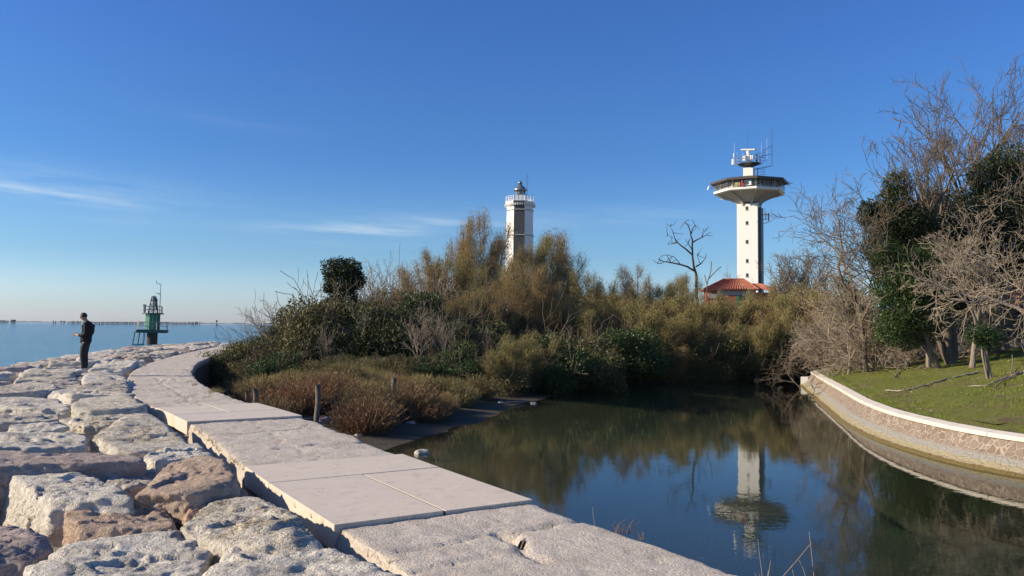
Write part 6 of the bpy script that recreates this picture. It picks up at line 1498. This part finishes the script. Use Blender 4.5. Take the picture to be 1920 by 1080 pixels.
# ---- foreground: dry stalks growing at the water side of the path
def stalks():
    rng = np.random.default_rng(12)
    def clump(px, py, Z, specs, label, mat, r=.003, name='dry_stalks'):
        b = P(px, py, Z); g = G()
        for pts in specs: q = np.array([PD(x, y, b[1]+rng.uniform(-.02, .02)) for x, y in pts])-b; g.tube(resample(q, .04), np.linspace(r, r*.55, len(resample(q, .04))), 4)
        return tag(g.build(name, mat, loc=b), label, 'plant', 'dry plants at the path edge')
    clump(1500, 1110, -.5, [[(1532, 1130), (1524, 1060), (1517, 997)], [(1460, 1090), (1495, 1050), (1521, 1018)], [(1515, 1110), (1508, 1070), (1498, 1050)], [(1492, 1100), (1488, 1078), (1484, 1060)]], 'pale dry stalks crossing each other at the bottom right', M['straw'], .0035)
    clump(1428, 1090, -.05, [[(1432, 1100), (1424, 1040), (1421, 1010)], [(1440, 1095), (1442, 1065), (1445, 1052)], [(1428, 1095), (1420, 1080), (1414, 1074)], [(1436, 1095), (1434, 1078), (1441, 1070)], [(1425, 1095), (1429, 1083), (1424, 1076)]], 'short dry twigs at the bottom edge right of the path', M['straw'], .0022)
    sp = [[(x0, 1001), (x0+rng.uniform(-6, 8), 988), (x0+rng.uniform(-12, 16), 972+rng.uniform(0, 14))] for x0 in np.linspace(1152, 1185, 16)]
    clump(1168, 1001, -.01, sp, 'reddish dry grass tuft on the water side edge of the near path', M['marsh'], .002, 'grass_tuft')
    sp = [[(x0, 1012), (x0+rng.uniform(-3, 4), 1003), (x0+rng.uniform(-4, 6), 994+rng.uniform(0, 8))] for x0 in np.linspace(1198, 1208, 7)]
    clump(1203, 1012, -.01, sp, 'tiny dry grass tuft right of the reddish one', M['marsh'], .002, 'grass_tuft')
    clump(1112, 982, -.03, [[(1115, 986), (1112, 966), (1111, 950)]], 'single thin straw at the path edge before the water', M['straw'], .0018, 'grass_tuft')
    clump(820, 885, -.2, [[(824, 892), (817, 860), (812, 850)]], 'faint straw beyond the edge of the near pale slabs', M['straw'], .0022, 'grass_tuft')
    # green brown tufts on the farther path
    for px, py, w, n, lb in ((403, 735, 24, 90, 'largest grass tuft on the path edge beside the dark hollow'), (352, 745, 16, 34, 'flat grass patch in the middle of the path before the far slabs'), (388, 745, 10, 22, 'grass patch beside the flat one'), (366, 722, 8, 24, 'small tuft above the largest one'), (357, 716, 7, 20, 'smallest dark tuft on the path edge'), (361, 705, 6, 16, 'dark tuft at the inner bend of the path'), (352, 695, 6, 20, 'tuft at the sharpest bend of the path'), (571, 800, 10, 18, 'brown tuft at the foot of the tall post'), (427, 745, 9, 14, 'low tuft near the far slabs')):
        c_ = P(px, py, .0); wm = w*c_[1]/F*.5; g = G()
        for i in range(n*2):
            q = np.array([rng.normal(0, wm*.5), rng.normal(0, .16), -.02]); h = rng.uniform(.03, .12)*(1.6 if w > 20 else .8 if py > 740 else 1); d = np.array([rng.normal(0, .5), rng.normal(0, .4), 1.]); d /= np.linalg.norm(d); g.add([q+(-.004, 0, 0), q+(.004, 0, 0), q+d*h], [(0, 1, 2)])
        tag(g.build('grass_tuft', M['drygrass'] if w > 8 else M['marsh_olive'], loc=c_), lb, 'plant', 'grass tufts growing on the path')
stalks()
def grit():
    rng = np.random.default_rng(33); n = 600; s = rng.uniform(1, 30, n)**1.0; t = rng.uniform(.03, PW-.03, n); q = st(s, t); c = np.c_[q, np.full(n, .045)+rng.uniform(0, .004, n)]; v, f = leaves(c, rdirs(rng, n)*np.array([1, 1, .12]), .015, .008, rng)
    tag(mesh_obj('path_litter', v, f, M['litter']), 'small dry leaves and grit scattered on the path', 'litter', kind='stuff')
    # weeds rooted in the slab joints and along the rock side of the path
    pts = []
    for s0, s1, t0, t1 in ((SA0-.01, SA0+.01, .1, PW), (SA1, SA1+.02, .1, PW-.1), (SB0-.02, SB0, .1, PW), (SA0, SB0, PW+.02, PW+.07), (SB1, SB1+12, PW, PW+.06), (0, SA0, PW, PW+.06)):
        for _ in range(9 if s1-s0 < .1 else 26):
            a, b = rng.uniform(s0, s1), rng.uniform(t0, t1); k = rng.integers(5, 16); pts.append(st(a+rng.normal(0, .02, k), b+rng.normal(0, .02, k)))
    p = np.concatenate(pts); n = len(p); b = np.c_[p, np.full(n, -.03)]; h = rng.uniform(.03, .11, n); d = np.c_[rng.normal(0, .5, (n, 2)), np.ones(n)]; tip = b+d*h[:, None]; sd = rdirs(rng, n); sd[:, 2] = 0; sd *= .003
    tag(mesh_obj('joint_weeds', np.stack([b-sd, b+sd, tip], 1).reshape(-1, 3), np.arange(3*n).reshape(n, 3), M['drygrass']), 'thin dry weeds growing in the joints and cracks of the path', 'weeds', kind='stuff')
grit()
# ---- small things on the mud
def debris():
    rng = np.random.default_rng(21)
    def stone(px, py, z, r, mat, label, group='stones on the mud'):
        c_ = P(px, py, z); a = np.arange(7)*2*math.pi/7; poly = c_[:2]+np.c_[np.cos(a)*r*rng.uniform(.8, 1.3, 7), np.sin(a)*r*rng.uniform(.6, 1.0, 7)]; rock(poly, z+r*.6, r*1.6, M[mat], int(rng.integers(1e6)), 12, label, group, amp=r*.08, name='stone')
    stone(790, 850, -1.50, .16, 'rock_grey', 'lone pale stone sticking out of the shallow water beside the near slabs', 'stones in the lagoon')
    for px, py, r, lb in ((608, 792, .22, 'dark square stone right of the tall post'), (640, 788, .16, 'grey stone at the foot of the marsh plants'), (672, 819, .10, 'small dark stone on open mud'), (520, 750, .16, 'pale rubble stone among the marsh plants near the path'), (534, 752, .12, 'smaller pale rubble stone beside the other'), (574, 746, .08, 'tiny white pebble among red brown plants'), (1000, 759, .12, 'pale pebble at the tip of the mud spit'), (938, 755, .10, 'white bit of rubble on the mud spit'), (1027, 726, .14, 'white stone in the shade behind the spit'), (510, 745, .12, 'flat pale stone by the short dark post'), (1114, 709, .2, 'thin pale stone in the dark at the water edge'), (700, 801, .1, 'low stone on the mud'), (770, 795, .12, 'dark stone at the mud edge')):
        p = PG(px, py, 14); 
        a = np.arange(7)*2*math.pi/7; poly = p[:2]+np.c_[np.cos(a)*r*rng.uniform(.8, 1.3, 7), np.sin(a)*r*rng.uniform(.6, 1.0, 7)]
        rock(poly, p[2]+r*.7, r*1.8, M['rock_pink' if 'dark' in lb else 'rock_white' if 'white' in lb else 'rock_grey'], int(rng.integers(1e6)), 12, lb, 'stones on the mud', amp=r*.08, name='stone')
    p = PG(772, 738, 14); g = G(); n = 9; V = []
    for i in range(n):
        for j in range(5): V.append((i/(n-1)*.36-.18, j*.05-.1, .10+.05*math.sin(i*1.3+j)+.03*math.cos(j*2.1+i)))
    g.add(V, [(i*5+j, (i+1)*5+j, (i+1)*5+j+1, i*5+j+1) for i in range(n-1) for j in range(4)]); o = g.build('plastic_scrap', M['blue'], smooth=True, loc=p+np.array([0, 0, .25])); m_ = o.modifiers.new('t', 'SOLIDIFY'); m_.thickness = .01; tag(o, 'crumpled blue plastic scrap caught in the marsh plants', 'litter')
    p = PD(1655, 575, 36); g = G(); V = [(i/6*.3-.15, .06*math.sin(i*1.7+j), j*.05-.12+.03*math.cos(i*1.1)) for i in range(7) for j in range(6)]; g.add(V, [(i*6+j, (i+1)*6+j, (i+1)*6+j+1, i*6+j+1) for i in range(6) for j in range(5)]); o = g.build('plastic_scrap', M['blue'], smooth=True, loc=p); m_ = o.modifiers.new('t', 'SOLIDIFY'); m_.thickness = .01; tag(o, 'blue tarpaulin scrap caught in the ivy left of the leaning trunk', 'litter')
    # thin planks and sticks on the mud
    for i, (a, b, lb) in enumerate((((560, 792), (612, 786), 'pale plank at the foot of the tall post'), ((546, 770), (566, 762), 'short stick among the marsh plants near the path'), ((830, 752), (860, 735), 'bleached stick in the marsh plants by the spit'), ((980, 757), (945, 760), 'small stick lying on the mud spit'))):
        A = PG(*a, 14)+np.array([0, 0, .05]); B = PG(*b, 14)+np.array([0, 0, .08]); stick('driftwood_stick', [A, (A+B)/2+np.array([0, 0, .03]), B], .03, .02, M['driftwood'], lb, 'stick', 'driftwood on the mud', seed=40+i)
debris()
for o in bpy.data.objects:
    if '_top' in o: del o['_top']
def ordinals():
    """things that would share a label get their rank from left to right in the view"""
    W_ = ['leftmost', 'second from the left', 'third from the left', 'fourth from the left', 'fifth from the left', 'sixth from the left', 'seventh from the left', 'eighth from the left', 'ninth from the left', 'tenth from the left', 'eleventh from the left', 'twelfth from the left']
    by = {}
    for o in bpy.data.objects:
        if o.parent is None and o.get('label') and 'outside' not in o['label']: by.setdefault(o['label'], []).append(o)
    for lb, l in by.items():
        if 1 < len(l) <= 12:
            l.sort(key=lambda o: proj(tuple(o.location))[0])
            for i, o in enumerate(l):
                w = W_[i] if i < len(l)-1 else 'rightmost'; nl = lb+', '+w
                if len(nl.split()) > 16: nl = lb.split(',')[0]+', '+w
                o['label'] = nl
ordinals()

# ------------------------------------------------------------------ the air
def haze():
    g = G(); g.box((0, 3150, 29), (15000, 6500, 74)); m = bpy.data.materials.new('air'); m.use_nodes = True; nt = m.node_tree
    nt.nodes.remove(nt.nodes['Principled BSDF']); v = nt.nodes.new('ShaderNodeVolumePrincipled'); v.inputs['Color'].default_value = (.92, .95, 1, 1); v.inputs['Density'].default_value = 6e-5; v.inputs['Anisotropy'].default_value = .2
    nt.links.new(v.outputs[0], nt.nodes['Material Output'].inputs['Volume'])
    o = g.build('haze', m); tag(o, kind='stuff'); o['label'] = 'thin pale air haze over the far water'; o['category'] = 'haze'
haze()
